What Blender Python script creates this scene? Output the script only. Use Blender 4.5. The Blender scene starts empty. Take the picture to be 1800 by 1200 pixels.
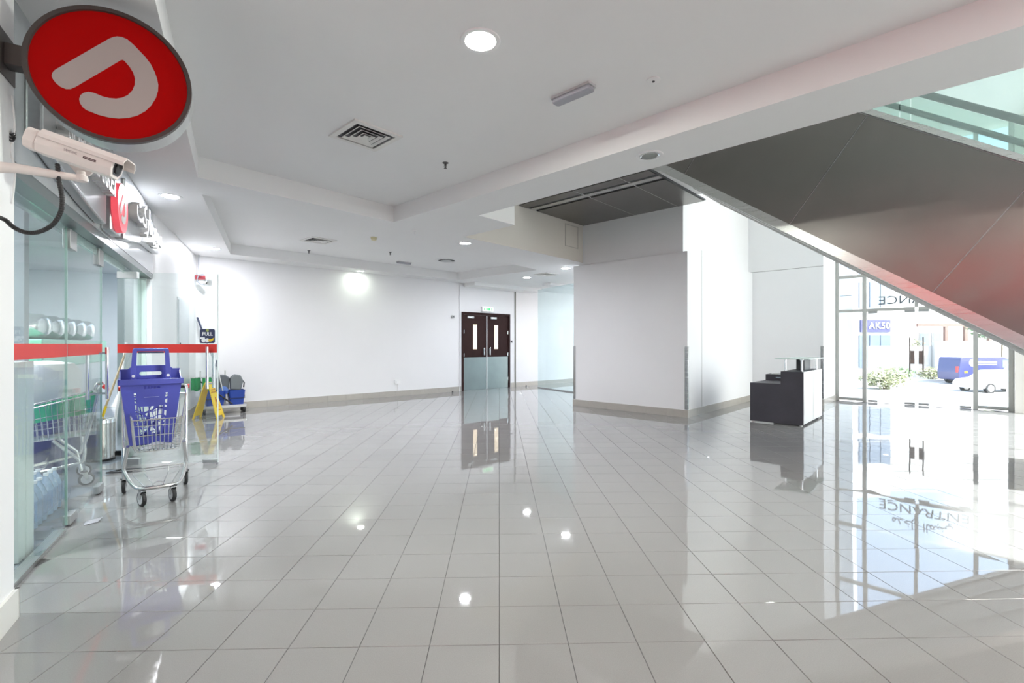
import bpy, bmesh, math, random
from mathutils import Matrix, Vector
from mathutils.geometry import tessellate_polygon

random.seed(7)
D = bpy.data
SC = bpy.context.scene
COL = SC.collection
R = math.radians

# ------------------------------------------------------------------ camera
cam_d = D.cameras.new('camera')
cam_d.sensor_width = 36.0
cam_d.lens = 16.8
cam_d.shift_y = 5.0 / 1800.0
cam_d.clip_start = 0.05
cam_d.clip_end = 400
cam = D.objects.new('camera', cam_d)
COL.objects.link(cam)
cam.location = (0, 0, 1.296)
cam.rotation_euler = (R(90), 0, 0)
SC.camera = cam

# ------------------------------------------------------------------ sky, sun, exposure
SUN_DIR = Vector((0.76, -0.65, 0)).normalized()      # horizontal direction towards the sun
SUN_EL = R(43)
world = D.worlds.new('sky')
SC.world = world
world.use_nodes = True
wn = world.node_tree
bg = wn.nodes['Background']
sky = wn.nodes.new('ShaderNodeTexSky')
sky.sky_type = 'NISHITA'
sky.sun_disc = False
sky.sun_elevation = SUN_EL
sky.sun_rotation = math.atan2(SUN_DIR.x, SUN_DIR.y)
sky.air_density = 1.0
sky.dust_density = 3.0
haze = wn.nodes.new('ShaderNodeMix')          # pale dusty Gulf sky
haze.data_type = 'RGBA'
haze.inputs['Factor'].default_value = 0.55
haze.inputs['B'].default_value = (1.30, 1.36, 1.42, 1)
wn.links.new(sky.outputs[0], haze.inputs['A'])
wn.links.new(haze.outputs['Result'], bg.inputs[0])
bg.inputs[1].default_value = 0.68

sun_d = D.lights.new('sun', 'SUN')
sun_d.energy = 8.5
sun_d.angle = R(1.2)
sun_d.color = (1.0, 0.985, 0.96)
sun = D.objects.new('sun', sun_d)
COL.objects.link(sun)
tosun = Vector((SUN_DIR.x * math.cos(SUN_EL), SUN_DIR.y * math.cos(SUN_EL), math.sin(SUN_EL)))
sun.rotation_euler = tosun.to_track_quat('Z', 'Y').to_euler()
sun.location = (20, -4, 14)

SC.view_settings.view_transform = 'Standard'
SC.view_settings.look = 'None'
SC.view_settings.gamma = 1.0
SC.view_settings.use_curve_mapping = False
SC.view_settings.exposure = 1.05
SC.cycles.use_denoising = True
SC.cycles.max_bounces = 10
SC.cycles.diffuse_bounces = 6
SC.cycles.transparent_max_bounces = 16
SC.cycles.sample_clamp_indirect = 6.0
SC.cycles.caustics_reflective = False
SC.cycles.caustics_refractive = False

# ------------------------------------------------------------------ helpers
def frame(ox, oy, xd, oz=0.0):
    """Matrix of a plan frame: origin (ox, oy), x axis along xd, z up."""
    x = Vector((xd[0], xd[1], 0)).normalized()
    y = Vector((-x.y, x.x, 0))
    m = Matrix.Identity(4)
    m.col[0][:3] = x
    m.col[1][:3] = y
    m.col[3][:3] = (ox, oy, oz)
    return m


class MB:
    def __init__(s, M=None):
        s.v = []
        s.f = []
        s.M = M if M is not None else Matrix.Identity(4)

    def add(s, vs, fs):
        n = len(s.v)
        s.v += [s.M @ Vector(p) for p in vs]
        s.f += [tuple(i + n for i in f) for f in fs]
        return s

    def box(s, x0, x1, y0, y1, z0, z1):
        return s.add([(x0, y0, z0), (x1, y0, z0), (x1, y1, z0), (x0, y1, z0),
                      (x0, y0, z1), (x1, y0, z1), (x1, y1, z1), (x0, y1, z1)],
                     [(0, 3, 2, 1), (4, 5, 6, 7), (0, 1, 5, 4), (1, 2, 6, 5), (2, 3, 7, 6), (3, 0, 4, 7)])

    def prism(s, poly, h0, h1, ax='z'):
        def P(a, b, h):
            return (a, b, h) if ax == 'z' else ((h, a, b) if ax == 'x' else (a, h, b))
        n = len(poly)
        area = sum(poly[i][0] * poly[(i + 1) % n][1] - poly[(i + 1) % n][0] * poly[i][1] for i in range(n))
        if area < 0:
            poly = poly[::-1]
        flip = (ax == 'y')
        vs = [P(a, b, h0) for a, b in poly] + [P(a, b, h1) for a, b in poly]
        fs = [tuple(range(n - 1, -1, -1)), tuple(range(n, 2 * n))]
        fs += [(i, (i + 1) % n, n + (i + 1) % n, n + i) for i in range(n)]
        if flip:
            fs = [f[::-1] for f in fs]
        return s.add(vs, fs)

    def tube(s, pts, r, n=8, closed=False, caps=True):
        pts = [Vector(p) for p in pts]
        k = len(pts)
        rs = r if isinstance(r, (list, tuple)) else [r] * k
        vs, fs = [], []
        prev = None
        for i, p in enumerate(pts):
            if closed:
                t = (pts[(i + 1) % k] - pts[i - 1])
            else:
                t = pts[min(i + 1, k - 1)] - pts[max(i - 1, 0)]
            t.normalize()
            if prev is None:
                a = Vector((0, 0, 1)) if abs(t.z) < 0.9 else Vector((1, 0, 0))
                nrm = t.cross(a).normalized()
            else:
                nrm = (prev - t * prev.dot(t))
                if nrm.length < 1e-6:
                    nrm = t.orthogonal()
                nrm.normalize()
            prev = nrm
            b = t.cross(nrm)
            for j in range(n):
                an = 2 * math.pi * j / n
                vs.append(p + (nrm * math.cos(an) + b * math.sin(an)) * rs[i])
        m = k if closed else k - 1
        for i in range(m):
            i2 = (i + 1) % k
            for j in range(n):
                j2 = (j + 1) % n
                fs.append((i * n + j, i * n + j2, i2 * n + j2, i2 * n + j))
        if caps and not closed:
            fs.append(tuple(range(n - 1, -1, -1)))
            fs.append(tuple(range((k - 1) * n, k * n)))
        return s.add(vs, fs)

    def cyl(s, p0, p1, r0, r1=None, n=20):
        return s.tube([p0, p1], [r0, r0 if r1 is None else r1], n)

    def lathe(s, prof, c=(0, 0, 0), n=24, axis='z', caps=True):
        vs, fs = [], []
        k = len(prof)
        for r, z in prof:
            for j in range(n):
                a = 2 * math.pi * j / n
                x, y = r * math.cos(a), r * math.sin(a)
                p = (x, y, z) if axis == 'z' else ((z, x, y) if axis == 'x' else (y, z, x))
                vs.append((p[0] + c[0], p[1] + c[1], p[2] + c[2]))
        for i in range(k - 1):
            for j in range(n):
                j2 = (j + 1) % n
                fs.append((i * n + j, i * n + j2, (i + 1) * n + j2, (i + 1) * n + j))
        if caps and prof[0][0] > 1e-5:
            fs.append(tuple(range(n - 1, -1, -1)))
        if caps and prof[-1][0] > 1e-5:
            fs.append(tuple(range((k - 1) * n, k * n)))
        return s.add(vs, fs)

    def build(s, name, mat, parent=None, smooth=False, bevel=0.0, label=None, seg=2):
        me = D.meshes.new(name)
        me.from_pydata([tuple(p) for p in s.v], [], s.f)
        me.validate()
        bm = bmesh.new()
        bm.from_mesh(me)
        bmesh.ops.recalc_face_normals(bm, faces=bm.faces)
        bm.to_mesh(me)
        bm.free()
        if smooth:
            for p in me.polygons:
                p.use_smooth = True
            me.set_sharp_from_angle(angle=R(42))
        if mat:
            me.materials.append(mat)
        o = D.objects.new(name, me)
        COL.objects.link(o)
        if parent:
            o.parent = parent
        if bevel > 0:
            b = o.modifiers.new('bevel', 'BEVEL')
            b.width = bevel
            b.segments = seg
            b.limit_method = 'ANGLE'
        if label:
            o['label'] = label
        return o


def tag(o, label=None, cat=None, group=None, kind=None):
    for k, v in (('label', label), ('category', cat), ('group', group), ('kind', kind)):
        if v:
            o[k] = v
    return o


def thing(name, label, cat, loc=(0, 0, 0), rot=0.0, group=None, kind=None):
    o = D.objects.new(name, None)
    o.empty_display_size = 0.1
    COL.objects.link(o)
    o.location = loc
    o.rotation_euler = (0, 0, rot) if not isinstance(rot, (tuple, list)) else rot
    return tag(o, label, cat, group, kind)


def at_frame(o, M):
    o.matrix_world = M
    return o


def copy_tree(o, parent=None):
    c = o.copy()
    COL.objects.link(c)
    c.parent = parent
    for ch in [x for x in D.objects if x.parent == o]:
        copy_tree(ch, c)
    return c


def rrect(w, h, r, n=5, cx=0, cy=0):
    pts = []
    for (sx, sy, a0) in ((1, 1, 0), (-1, 1, 90), (-1, -1, 180), (1, -1, 270)):
        for i in range(n + 1):
            a = R(a0 + 90 * i / n)
            pts.append((cx + sx * (w / 2 - r) + r * math.cos(a), cy + sy * (h / 2 - r) + r * math.sin(a)))
    return pts


def circle(r, n=32, cx=0, cy=0):
    return [(cx + r * math.cos(2 * math.pi * i / n), cy + r * math.sin(2 * math.pi * i / n)) for i in range(n)]


def text_mesh(body, size, extrude=0.003, bold=0.0):
    cu = D.curves.new('lettering', 'FONT')
    cu.body = body
    cu.size = size
    cu.extrude = extrude
    cu.offset = bold
    cu.align_x = 'CENTER'
    cu.align_y = 'CENTER'
    cu.resolution_u = 3
    ob = D.objects.new('lettering', cu)
    COL.objects.link(ob)
    bpy.context.view_layer.update()
    dg = bpy.context.evaluated_depsgraph_get()
    me = D.meshes.new_from_object(ob.evaluated_get(dg))
    D.objects.remove(ob)
    D.curves.remove(cu)
    return me


def lettering(body, size, mat, parent, M, extrude=0.003, name='lettering', bold=0.0, width=None):
    """Text standing in the XZ plane of M, read along +X from the -Y side."""
    me = text_mesh(body, size, extrude, bold)
    if width and len(me.vertices):
        xs = [v.co.x for v in me.vertices]
        k = width / max(1e-6, max(xs) - min(xs))
        for v in me.vertices:
            v.co.x *= k
    me.transform(Matrix.Rotation(R(90), 4, 'X'))
    me.transform(M)
    me.name = name
    me.materials.clear()
    me.materials.append(mat)
    o = D.objects.new(name, me)
    COL.objects.link(o)
    o.parent = parent
    return o


def fill_holes(outer, holes):
    """Triangles of a polygon with holes; returns (points, faces)."""
    loops = [[Vector((x, y, 0)) for x, y in outer]] + [[Vector((x, y, 0)) for x, y in h] for h in holes]
    tris = tessellate_polygon(loops)
    pts = [(p.x, p.y) for l in loops for p in l]
    return pts, [tuple(t) for t in tris]


# ------------------------------------------------------------------ materials
def nodes_of(m):
    m.use_nodes = True
    nt = m.node_tree
    return nt, nt.nodes, nt.links, nt.nodes['Principled BSDF']


def MAT(name, col, rough=0.5, metal=0.0, var=0.05, scale=4.0, bump=0.0, bscale=40.0, emit=None, estr=0.0,
        spec=0.5, coat=0.0, alpha=1.0, trans=0.0):
    m = D.materials.new(name)
    nt, N, L, b = nodes_of(m)
    tc = N.new('ShaderNodeTexCoord')
    no = N.new('ShaderNodeTexNoise')
    no.inputs['Scale'].default_value = scale
    no.inputs['Detail'].default_value = 4
    L.new(tc.outputs['Object'], no.inputs['Vector'])
    mr = N.new('ShaderNodeMapRange')
    mr.inputs['To Min'].default_value = 1 - var
    mr.inputs['To Max'].default_value = 1 + var
    L.new(no.outputs['Fac'], mr.inputs['Value'])
    mx = N.new('ShaderNodeVectorMath')
    mx.operation = 'SCALE'
    mx.inputs[0].default_value = col
    L.new(mr.outputs[0], mx.inputs['Scale'])
    L.new(mx.outputs[0], b.inputs['Base Color'])
    b.inputs['Roughness'].default_value = rough
    b.inputs['Metallic'].default_value = metal
    b.inputs['Specular IOR Level'].default_value = spec
    b.inputs['Coat Weight'].default_value = coat
    b.inputs['Alpha'].default_value = alpha
    b.inputs['Transmission Weight'].default_value = trans
    if bump > 0:
        n2 = N.new('ShaderNodeTexNoise')
        n2.inputs['Scale'].default_value = bscale
        L.new(tc.outputs['Object'], n2.inputs['Vector'])
        bp = N.new('ShaderNodeBump')
        bp.inputs['Strength'].default_value = bump
        bp.inputs['Distance'].default_value = 0.01
        L.new(n2.outputs['Fac'], bp.inputs['Height'])
        L.new(bp.outputs[0], b.inputs['Normal'])
    if emit:
        b.inputs['Emission Color'].default_value = (*emit, 1)
        b.inputs['Emission Strength'].default_value = estr
    return m


def STEEL(name, col, rough, stretch=(1, 1, 60), aniso=0.5, var=0.08):
    m = D.materials.new(name)
    nt, N, L, b = nodes_of(m)
    tc = N.new('ShaderNodeTexCoord')
    mp = N.new('ShaderNodeMapping')
    mp.inputs['Scale'].default_value = stretch
    L.new(tc.outputs['Object'], mp.inputs['Vector'])
    no = N.new('ShaderNodeTexNoise')
    no.inputs['Scale'].default_value = 3
    no.inputs['Detail'].default_value = 6
    L.new(mp.outputs[0], no.inputs['Vector'])
    mr = N.new('ShaderNodeMapRange')
    mr.inputs['To Min'].default_value = rough * 0.8
    mr.inputs['To Max'].default_value = rough * 1.25
    L.new(no.outputs['Fac'], mr.inputs['Value'])
    L.new(mr.outputs[0], b.inputs['Roughness'])
    m2 = N.new('ShaderNodeMapRange')
    m2.inputs['To Min'].default_value = 1 - var
    m2.inputs['To Max'].default_value = 1 + var
    L.new(no.outputs['Fac'], m2.inputs['Value'])
    mx = N.new('ShaderNodeVectorMath')
    mx.operation = 'SCALE'
    mx.inputs[0].default_value = col
    L.new(m2.outputs[0], mx.inputs['Scale'])
    L.new(mx.outputs[0], b.inputs['Base Color'])
    b.inputs['Metallic'].default_value = 1.0
    b.inputs['Anisotropic'].default_value = aniso
    return m


def GLASS(name, tint, refl=1.0, haze=0.0, hcol=(0.9, 0.95, 0.95)):
    m = D.materials.new(name)
    m.use_nodes = True
    nt = m.node_tree
    N, L = nt.nodes, nt.links
    N.remove(N['Principled BSDF'])
    out = N['Material Output']
    tr = N.new('ShaderNodeBsdfTransparent')
    tr.inputs[0].default_value = (*tint, 1)
    gl = N.new('ShaderNodeBsdfGlossy')
    gl.inputs['Roughness'].default_value = 0.01
    # Schlick reflectance of a thin sheet, the same from both sides
    geo = N.new('ShaderNodeNewGeometry')
    dt = N.new('ShaderNodeVectorMath')
    dt.operation = 'DOT_PRODUCT'
    L.new(geo.outputs['Normal'], dt.inputs[0])
    L.new(geo.outputs['Incoming'], dt.inputs[1])
    def math_(op, a, b=None, clamp=False):
        n = N.new('ShaderNodeMath')
        n.operation = op
        n.use_clamp = clamp
        for k, v in enumerate((a, b)):
            if v is None:
                continue
            if isinstance(v, (int, float)):
                n.inputs[k].default_value = v
            else:
                L.new(v, n.inputs[k])
        return n.outputs[0]
    cosv = math_('ABSOLUTE', dt.outputs['Value'])
    inv = math_('SUBTRACT', 1.0, cosv, True)
    p5 = math_('POWER', inv, 5.0)
    fr = math_('ADD', math_('MULTIPLY', p5, 0.96), 0.04)
    mu = N.new('ShaderNodeMath')
    mu.operation = 'MULTIPLY'
    mu.inputs[1].default_value = refl * 0.75
    mu.use_clamp = True
    L.new(fr, mu.inputs[0])
    mix = N.new('ShaderNodeMixShader')
    L.new(mu.outputs[0], mix.inputs[0])
    last = tr
    if haze > 0:
        df = N.new('ShaderNodeBsdfDiffuse')
        df.inputs[0].default_value = (*hcol, 1)
        no = N.new('ShaderNodeTexNoise')
        no.inputs['Scale'].default_value = 2.5
        mr = N.new('ShaderNodeMapRange')
        mr.inputs['To Min'].default_value = haze * 0.7
        mr.inputs['To Max'].default_value = haze * 1.3
        L.new(no.outputs['Fac'], mr.inputs['Value'])
        m0 = N.new('ShaderNodeMixShader')
        L.new(mr.outputs[0], m0.inputs[0])
        L.new(tr.outputs[0], m0.inputs[1])
        L.new(df.outputs[0], m0.inputs[2])
        last = m0
    L.new(last.outputs[0], mix.inputs[1])
    L.new(gl.outputs[0], mix.inputs[2])
    L.new(mix.outputs[0], out.inputs[0])
    return m


def TILE(name, col):
    m = D.materials.new(name)
    nt, N, L, b = nodes_of(m)
    tc = N.new('ShaderNodeTexCoord')
    geo = N.new('ShaderNodeNewGeometry')
    sp = N.new('ShaderNodeTexNoise')
    sp.inputs['Scale'].default_value = 260
    sp.inputs['Detail'].default_value = 3
    L.new(tc.outputs['Object'], sp.inputs['Vector'])
    mr = N.new('ShaderNodeMapRange')
    mr.inputs['From Min'].default_value = 0.3
    mr.inputs['From Max'].default_value = 0.7
    mr.inputs['To Min'].default_value = 0.93
    mr.inputs['To Max'].default_value = 1.05
    L.new(sp.outputs['Fac'], mr.inputs['Value'])
    m2 = N.new('ShaderNodeMapRange')
    m2.inputs['To Min'].default_value = 0.97
    m2.inputs['To Max'].default_value = 1.03
    L.new(geo.outputs['Random Per Island'], m2.inputs['Value'])
    mm = N.new('ShaderNodeMath')
    mm.operation = 'MULTIPLY'
    L.new(mr.outputs[0], mm.inputs[0])
    L.new(m2.outputs[0], mm.inputs[1])
    mx = N.new('ShaderNodeVectorMath')
    mx.operation = 'SCALE'
    mx.inputs[0].default_value = col
    L.new(mm.outputs[0], mx.inputs['Scale'])
    L.new(mx.outputs[0], b.inputs['Base Color'])
    b.inputs['Roughness'].default_value = 0.022
    b.inputs['IOR'].default_value = 1.7
    b.inputs['Specular IOR Level'].default_value = 0.7
    # slow ripple of the polished glaze
    n2 = N.new('ShaderNodeTexNoise')
    n2.inputs['Scale'].default_value = 5
    L.new(geo.outputs['Position'], n2.inputs['Vector'])
    bp = N.new('ShaderNodeBump')
    bp.inputs['Strength'].default_value = 0.006
    bp.inputs['Distance'].default_value = 0.01
    L.new(n2.outputs['Fac'], bp.inputs['Height'])
    L.new(bp.outputs[0], b.inputs['Normal'])
    return m


WHITE = MAT('white_paint', (0.83, 0.83, 0.835), 0.55, var=0.015, scale=1.5, bump=0.02, bscale=60)
CEIL = MAT('ceiling_paint', (0.82, 0.82, 0.815), 0.7, var=0.02, scale=1.2)
BEIGE = MAT('beige_paint', (0.74, 0.70, 0.64), 0.6, var=0.02, scale=1.5)
GROUT = MAT('grout', (0.07, 0.068, 0.065), 0.8)
TILEM = TILE('polished_tile', (0.275, 0.268, 0.261))
BASEM = MAT('skirting_tile', (0.44, 0.415, 0.375), 0.25, var=0.08, scale=9)
STEELB = STEEL('brushed_steel', (0.22, 0.204, 0.19), 0.33, (1.5, 1.5, 1.5), 0.6, 0.05)
STEELL = STEEL('landing_steel', (0.22, 0.212, 0.20), 0.3, (1, 30, 1), 0.4)
TRIMST = STEEL('trim_steel', (0.62, 0.62, 0.60), 0.28)
CHROME = MAT('chrome', (0.86, 0.86, 0.87), 0.1, 1.0, var=0.02)
ZINC = MAT('zinc_wire', (0.72, 0.72, 0.71), 0.24, 1.0, var=0.05, scale=20)
GREYM = MAT('grey_metal', (0.42, 0.43, 0.43), 0.4, 0.6)
DKGREY = MAT('dark_grey', (0.06, 0.06, 0.065), 0.45)
BLACK = MAT('black_rubber', (0.015, 0.015, 0.016), 0.5)
GLASSC = GLASS('shop_glass', (0.945, 0.975, 0.97), 0.8, haze=0.02)
GLASSF = GLASS('facade_glass', (0.93, 0.97, 0.98), 0.9, haze=0.02)
GLASSG = GLASS('green_glass', (0.88, 0.96, 0.93), 0.8, haze=0.22, hcol=(0.80, 0.93, 0.89))
GLASSE = MAT('glass_edge', (0.42, 0.66, 0.58), 0.15, var=0.05)
RED = MAT('red_vinyl', (0.70, 0.035, 0.025), 0.4, var=0.04)
REDSIGN = MAT('red_sign_face', (0.30, 0.0, 0.0), 0.6, var=0.01, spec=0.08, emit=(0.75, 0.004, 0.004), estr=0.04)
WHSIGN = MAT('white_sign_face', (0.40, 0.34, 0.325), 0.6, var=0.01, spec=0.1)
BRONZE = MAT('bronze_rim', (0.075, 0.062, 0.058), 0.4, 0.5)
FRAMEA = MAT('anodised_frame', (0.40, 0.40, 0.375), 0.5, 0.2)
NAVY = MAT('navy_print', (0.035, 0.04, 0.10), 0.5)
WPRINT = MAT('white_print', (0.85, 0.85, 0.85), 0.5, var=0.01)
YELLOW = MAT('yellow_plastic', (0.80, 0.55, 0.02), 0.4)
BLUEP = MAT('blue_plastic', (0.075, 0.086, 0.42), 0.33, var=0.06, scale=8, coat=0.15)
BLUEB = MAT('bucket_blue', (0.02, 0.065, 0.36), 0.4)
GREENP = MAT('green_plastic', (0.01, 0.30, 0.09), 0.45)
CREAMCAM = MAT('cream_camera_shell', (0.78, 0.71, 0.68), 0.4, var=0.01)
LENSG = MAT('camera_glass', (0.03, 0.03, 0.035), 0.08)
WOODD = MAT('dark_wood', (0.030, 0.012, 0.011), 0.6, var=0.25, scale=6, spec=0.15)
KICK = MAT('kick_plate', (0.30, 0.35, 0.35), 0.34, 0.75, var=0.12, scale=3)
DESKM = MAT('desk_laminate', (0.050, 0.047, 0.060), 0.45, var=0.25, scale=5)
LAMPON = MAT('lamp_lens', (1, 1, 1), 0.4, emit=(0.95, 0.97, 1.0), estr=14.0)
LAMPGREEN = MAT('lamp_lens_warm', (1, 1, 1), 0.4, emit=(0.93, 1.0, 0.86), estr=14.0)
LAMPDIM = MAT('lamp_lens_dim', (1, 1, 1), 0.4, emit=(0.90, 1.0, 0.84), estr=2.2)
WARMGLOW = MAT('lit_door_window', (0.7, 0.6, 0.45), 0.3, emit=(1.0, 0.78, 0.52), estr=0.42)
GREENGLOW = MAT('exit_green', (0.05, 0.6, 0.15), 0.4, emit=(0.03, 0.70, 0.12), estr=0.5)
SIGNGLOW = MAT('exit_white', (0.9, 0.95, 0.9), 0.4, emit=(0.9, 1.0, 0.92), estr=0.35)

# ------------------------------------------------------------------ plan frames
FB = frame(-0.444, 6.325, (0.729, -0.6845))          # the hall's beams: x along the beam, y towards the street
FS = frame(-2.46, 2.366, (0.868, 0.497))              # the shopfront: x out into the hall, y along the front
FF = frame(-6.06, 9.15, (0.749, 0.663))               # the far wall: x along it, y behind it
FL = frame(-4.655, 6.2, (0.903, 0.43))                # white wall between shop and far wall: x into the hall, y along
FT = frame(0, 0, (1, 0.0268))                         # the tile grid


def W(M, x, y, z=0.0):
    p = M @ Vector((x, y, z))
    return (p.x, p.y, p.z)


def W2(M, x, y):
    p = M @ Vector((x, y, 0))
    return (p.x, p.y)


def struct(mb, name, mat, label=None, **k):
    o = mb.build(name, mat, **k)
    return tag(o, label, None, None, 'structure')


# ================================================================== FLOOR
INV_B, INV_S, INV_F = FB.inverted(), FS.inverted(), FF.inverted()
base = MB()
base.prism([W2(FS, -0.12, 4.6), W2(FS, -0.12, -13), W2(FB, 18, -10), W2(FB, 18, 0), W2(FB, 10.55, 0), W2(FB, 10.55, 9.0), W2(FB, 2.4, 9.0),
            W2(FB, 1.0, 11), (4.5, 19.0), (-7.0, 9.0)], -0.12, -0.003)
floor = struct(base, 'floor', GROUT, 'polished pale grey square floor tiles with dark joints')
T = 0.30
HALF = 0.1486
tm = MB()
c = 0.0012
tm.add([(-HALF, -HALF, -0.012), (HALF, -HALF, -0.012), (HALF, HALF, -0.012), (-HALF, HALF, -0.012),
        (-HALF, -HALF, -c), (HALF, -HALF, -c), (HALF, HALF, -c), (-HALF, HALF, -c),
        (-HALF + c, -HALF + c, 0), (HALF - c, -HALF + c, 0), (HALF - c, HALF - c, 0), (-HALF + c, HALF - c, 0)],
       [(8, 9, 10, 11), (4, 5, 9, 8), (5, 6, 10, 9), (6, 7, 11, 10), (7, 4, 8, 11),
        (0, 1, 5, 4), (1, 2, 6, 5), (2, 3, 7, 6), (3, 0, 4, 7)])
tile0 = tm.build('tile', TILEM)
tile_me = tile0.data
D.objects.remove(tile0)
near, rest = [], []
for i in range(-30, 60):
    for j in range(-24, 62):
        tx, ty = (i + 0.5) * T, 0.2645 + (j + 0.5) * T
        p = FT @ Vector((tx, ty, 0))
        q = INV_B @ p
        s = INV_S @ p
        f = INV_F @ p
        if q.y > 8.9 or s.x < -0.20 or f.y > 0.16 or q.x > 17 or (q.x > 10.5 and q.y > -0.2) or q.y < -9.5:
            continue
        if -1.15 < q.x < 0.95 and q.y > 4.2:
            continue
        if q.y > 7.8 and q.x < 2.4 and q.x > -1.3:
            continue
        seen = p.y > 1.6 and abs(p.x) / max(p.y, 0.1) < 1.12
        if seen and p.y < 6.5:
            near.append((p.y * p.y + 0.15 * p.x * p.x, p))
        else:
            rest.append(p)
near.sort(key=lambda t: t[0])
rest += [p for _, p in near[300:]]
ang = math.atan2(0.0268, 1)
for _, p in near[:300]:
    o = D.objects.new('tile', tile_me)
    COL.objects.link(o)
    o.parent = floor
    o.location = (p.x, p.y, random.uniform(-0.0003, 0.0003))
    o.rotation_euler = (random.gauss(0, 0.0011), random.gauss(0, 0.0011), ang)
vs, fs = [], []
tv = [v.co.copy() for v in tile_me.vertices]
tf = [tuple(p.vertices) for p in tile_me.polygons]
for p in rest:
    m = Matrix.Translation((p.x, p.y, random.uniform(-0.0003, 0.0003))) @ Matrix.Rotation(ang, 4, 'Z') \
        @ Matrix.Rotation(random.gauss(0, 0.0011), 4, 'X') @ Matrix.Rotation(random.gauss(0, 0.0011), 4, 'Y')
    n = len(vs)
    vs += [tuple(m @ v) for v in tv]
    fs += [tuple(k + n for k in f) for f in tf]
me = D.meshes.new('tile_field')
me.from_pydata(vs, [], fs)
me.materials.append(TILEM)
o = D.objects.new('tile_field', me)
COL.objects.link(o)
o.parent = floor
o['kind'] = 'stuff'

# ================================================================== CEILING
ZS, ZC = 3.0, 3.22
A1 = (-3.21, 4.885)
A2 = W2(FB, -1.124, -0.57)
A3 = W2(FB, 17, -0.57)
A4 = W2(FB, 17, -7)
A5 = (A1[0] + 0.497 * 13, A1[1] - 0.868 * 13)
hole1 = [A1, A2, A3, A4, A5]
hole2 = [(-5.325, 9.04), (-1.428, 12.67), (0.572, 10.93), (-3.525, 5.43)]
outer = [W2(FS, -0.3, -14), W2(FS, -0.3, 4.42), W2(FL, -0.2, 3.4), (-6.35, 9.25), W2(FF, 13, 0.2),
         W2(FB, 1.0, 10.5), W2(FB, 1.0, 4.1), W2(FB, -1.1, 4.1), W2(FB, -1.1, 0.7), W2(FB, 0, 0.7), W2(FB, 0, 0),
         W2(FB, 18, 0), W2(FB, 18, -12)]
pts, tris = fill_holes(outer, [hole1, hole2])
mb = MB()
mb.add([(x, y, ZS) for x, y in pts], tris)
for hole, zc in ((hole1, ZC), (hole2, 3.20)):
    n = len(hole)
    for i in range(n):
        a, b = hole[i], hole[(i + 1) % n]
        mb.add([(a[0], a[1], ZS), (b[0], b[1], ZS), (b[0], b[1], zc), (a[0], a[1], zc)], [(0, 1, 2, 3)])
    mb.add([(x, y, zc) for x, y in hole], [tuple(range(n))])
ceiling = struct(mb, 'ceiling', CEIL, 'white plasterboard ceiling with two recessed trays')

# slab edges round the atrium opening
mb = MB(FB)
mb.box(-0.25, 18, -0.55, 0.0, 3.26, 4.4)
mb.box(0.0, 18, -0.03, 0.001, 3.001, 3.26)
mb.box(-0.03, 0.001, 0.0, 0.7, 3.001, 4.4)
mb.box(-1.1, 0.0, 0.67, 0.7, 3.001, 4.4)
struct(mb, 'trim_1', CEIL, 'white slab edge above the beam beside the escalator void')
mb = MB(FB)
mb.box(-1.2, -1.099, 0.67, 3.98, 3.001, 3.77)
bulk = struct(mb, 'wall_bulkhead', BEIGE, 'beige bulkhead face under the metal landing')
mb = MB(FB)
for (b0, b1, z0, z1) in ((3.36, 3.375, 3.26, 3.71), (3.795, 3.81, 3.26, 3.71), (3.375, 3.795, 3.26, 3.275), (3.375, 3.795, 3.695, 3.71)):
    mb.box(-1.1, -1.094, b0, b1, z0, z1)
mb.build('access_panel_frame', MAT('panel_line', (0.55, 0.52, 0.48), 0.6), bulk)
MB(FB).box(-1.1, -1.096, 3.38, 3.79, 3.28, 3.69).build('access_panel', BEIGE, bulk)

# ================================================================== WALLS
mb = MB(FF)
mb.box(-0.3, 6.22, 0, 0.2, 0, 3.3)
mb.box(8.0, 13.2, 0, 0.2, 0, 3.3)
mb.box(6.22, 8.0, 0, 0.2, 2.2, 3.3)
wall_far = struct(mb, 'wall_far', WHITE, 'long white wall behind the cleaning trolley with double door')
mb = MB(FL)
mb.box(-0.2, 0, -0.02, 3.45, 0, 3.3)
struct(mb, 'wall_left', WHITE, 'white wall between the shopfront and the far corner')
# pillar block
mb = MB(FB)
mb.box(-1.334, 1.13, 3.98, 8.4, 0, 2.95)
struct(mb, 'wall_pillar', WHITE, 'broad white pillar beside the reception desk', bevel=0.006)
mb = MB(FB)
mb.box(-1.2, 1.04, 4.0, 9.0, 2.95, 5.6)
struct(mb, 'wall_above_pillar', WHITE, 'white wall above the pillar up to the atrium roof')
mb = MB(FB)
mb.box(1.04, 2.53, 7.6, 9.0, 0, 5.6)
struct(mb, 'wall_recess', WHITE, 'sunlit white recess wall behind the reception desk')
# joints of the wall panels
mb = MB(FB)
jm = MAT('panel_joint', (0.30, 0.30, 0.29), 0.7)
mb.box(1.13, 1.1315, 4.62, 4.632, 0.13, 3.05)
mb.box(1.04, 1.042, 4.06, 7.6, 2.951, 2.962)
mb.box(1.04, 2.53, 7.5985, 7.6, 2.955, 2.966)
struct(mb, 'trim_2', jm, 'thin dark panel joints on the recess walls')
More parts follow.
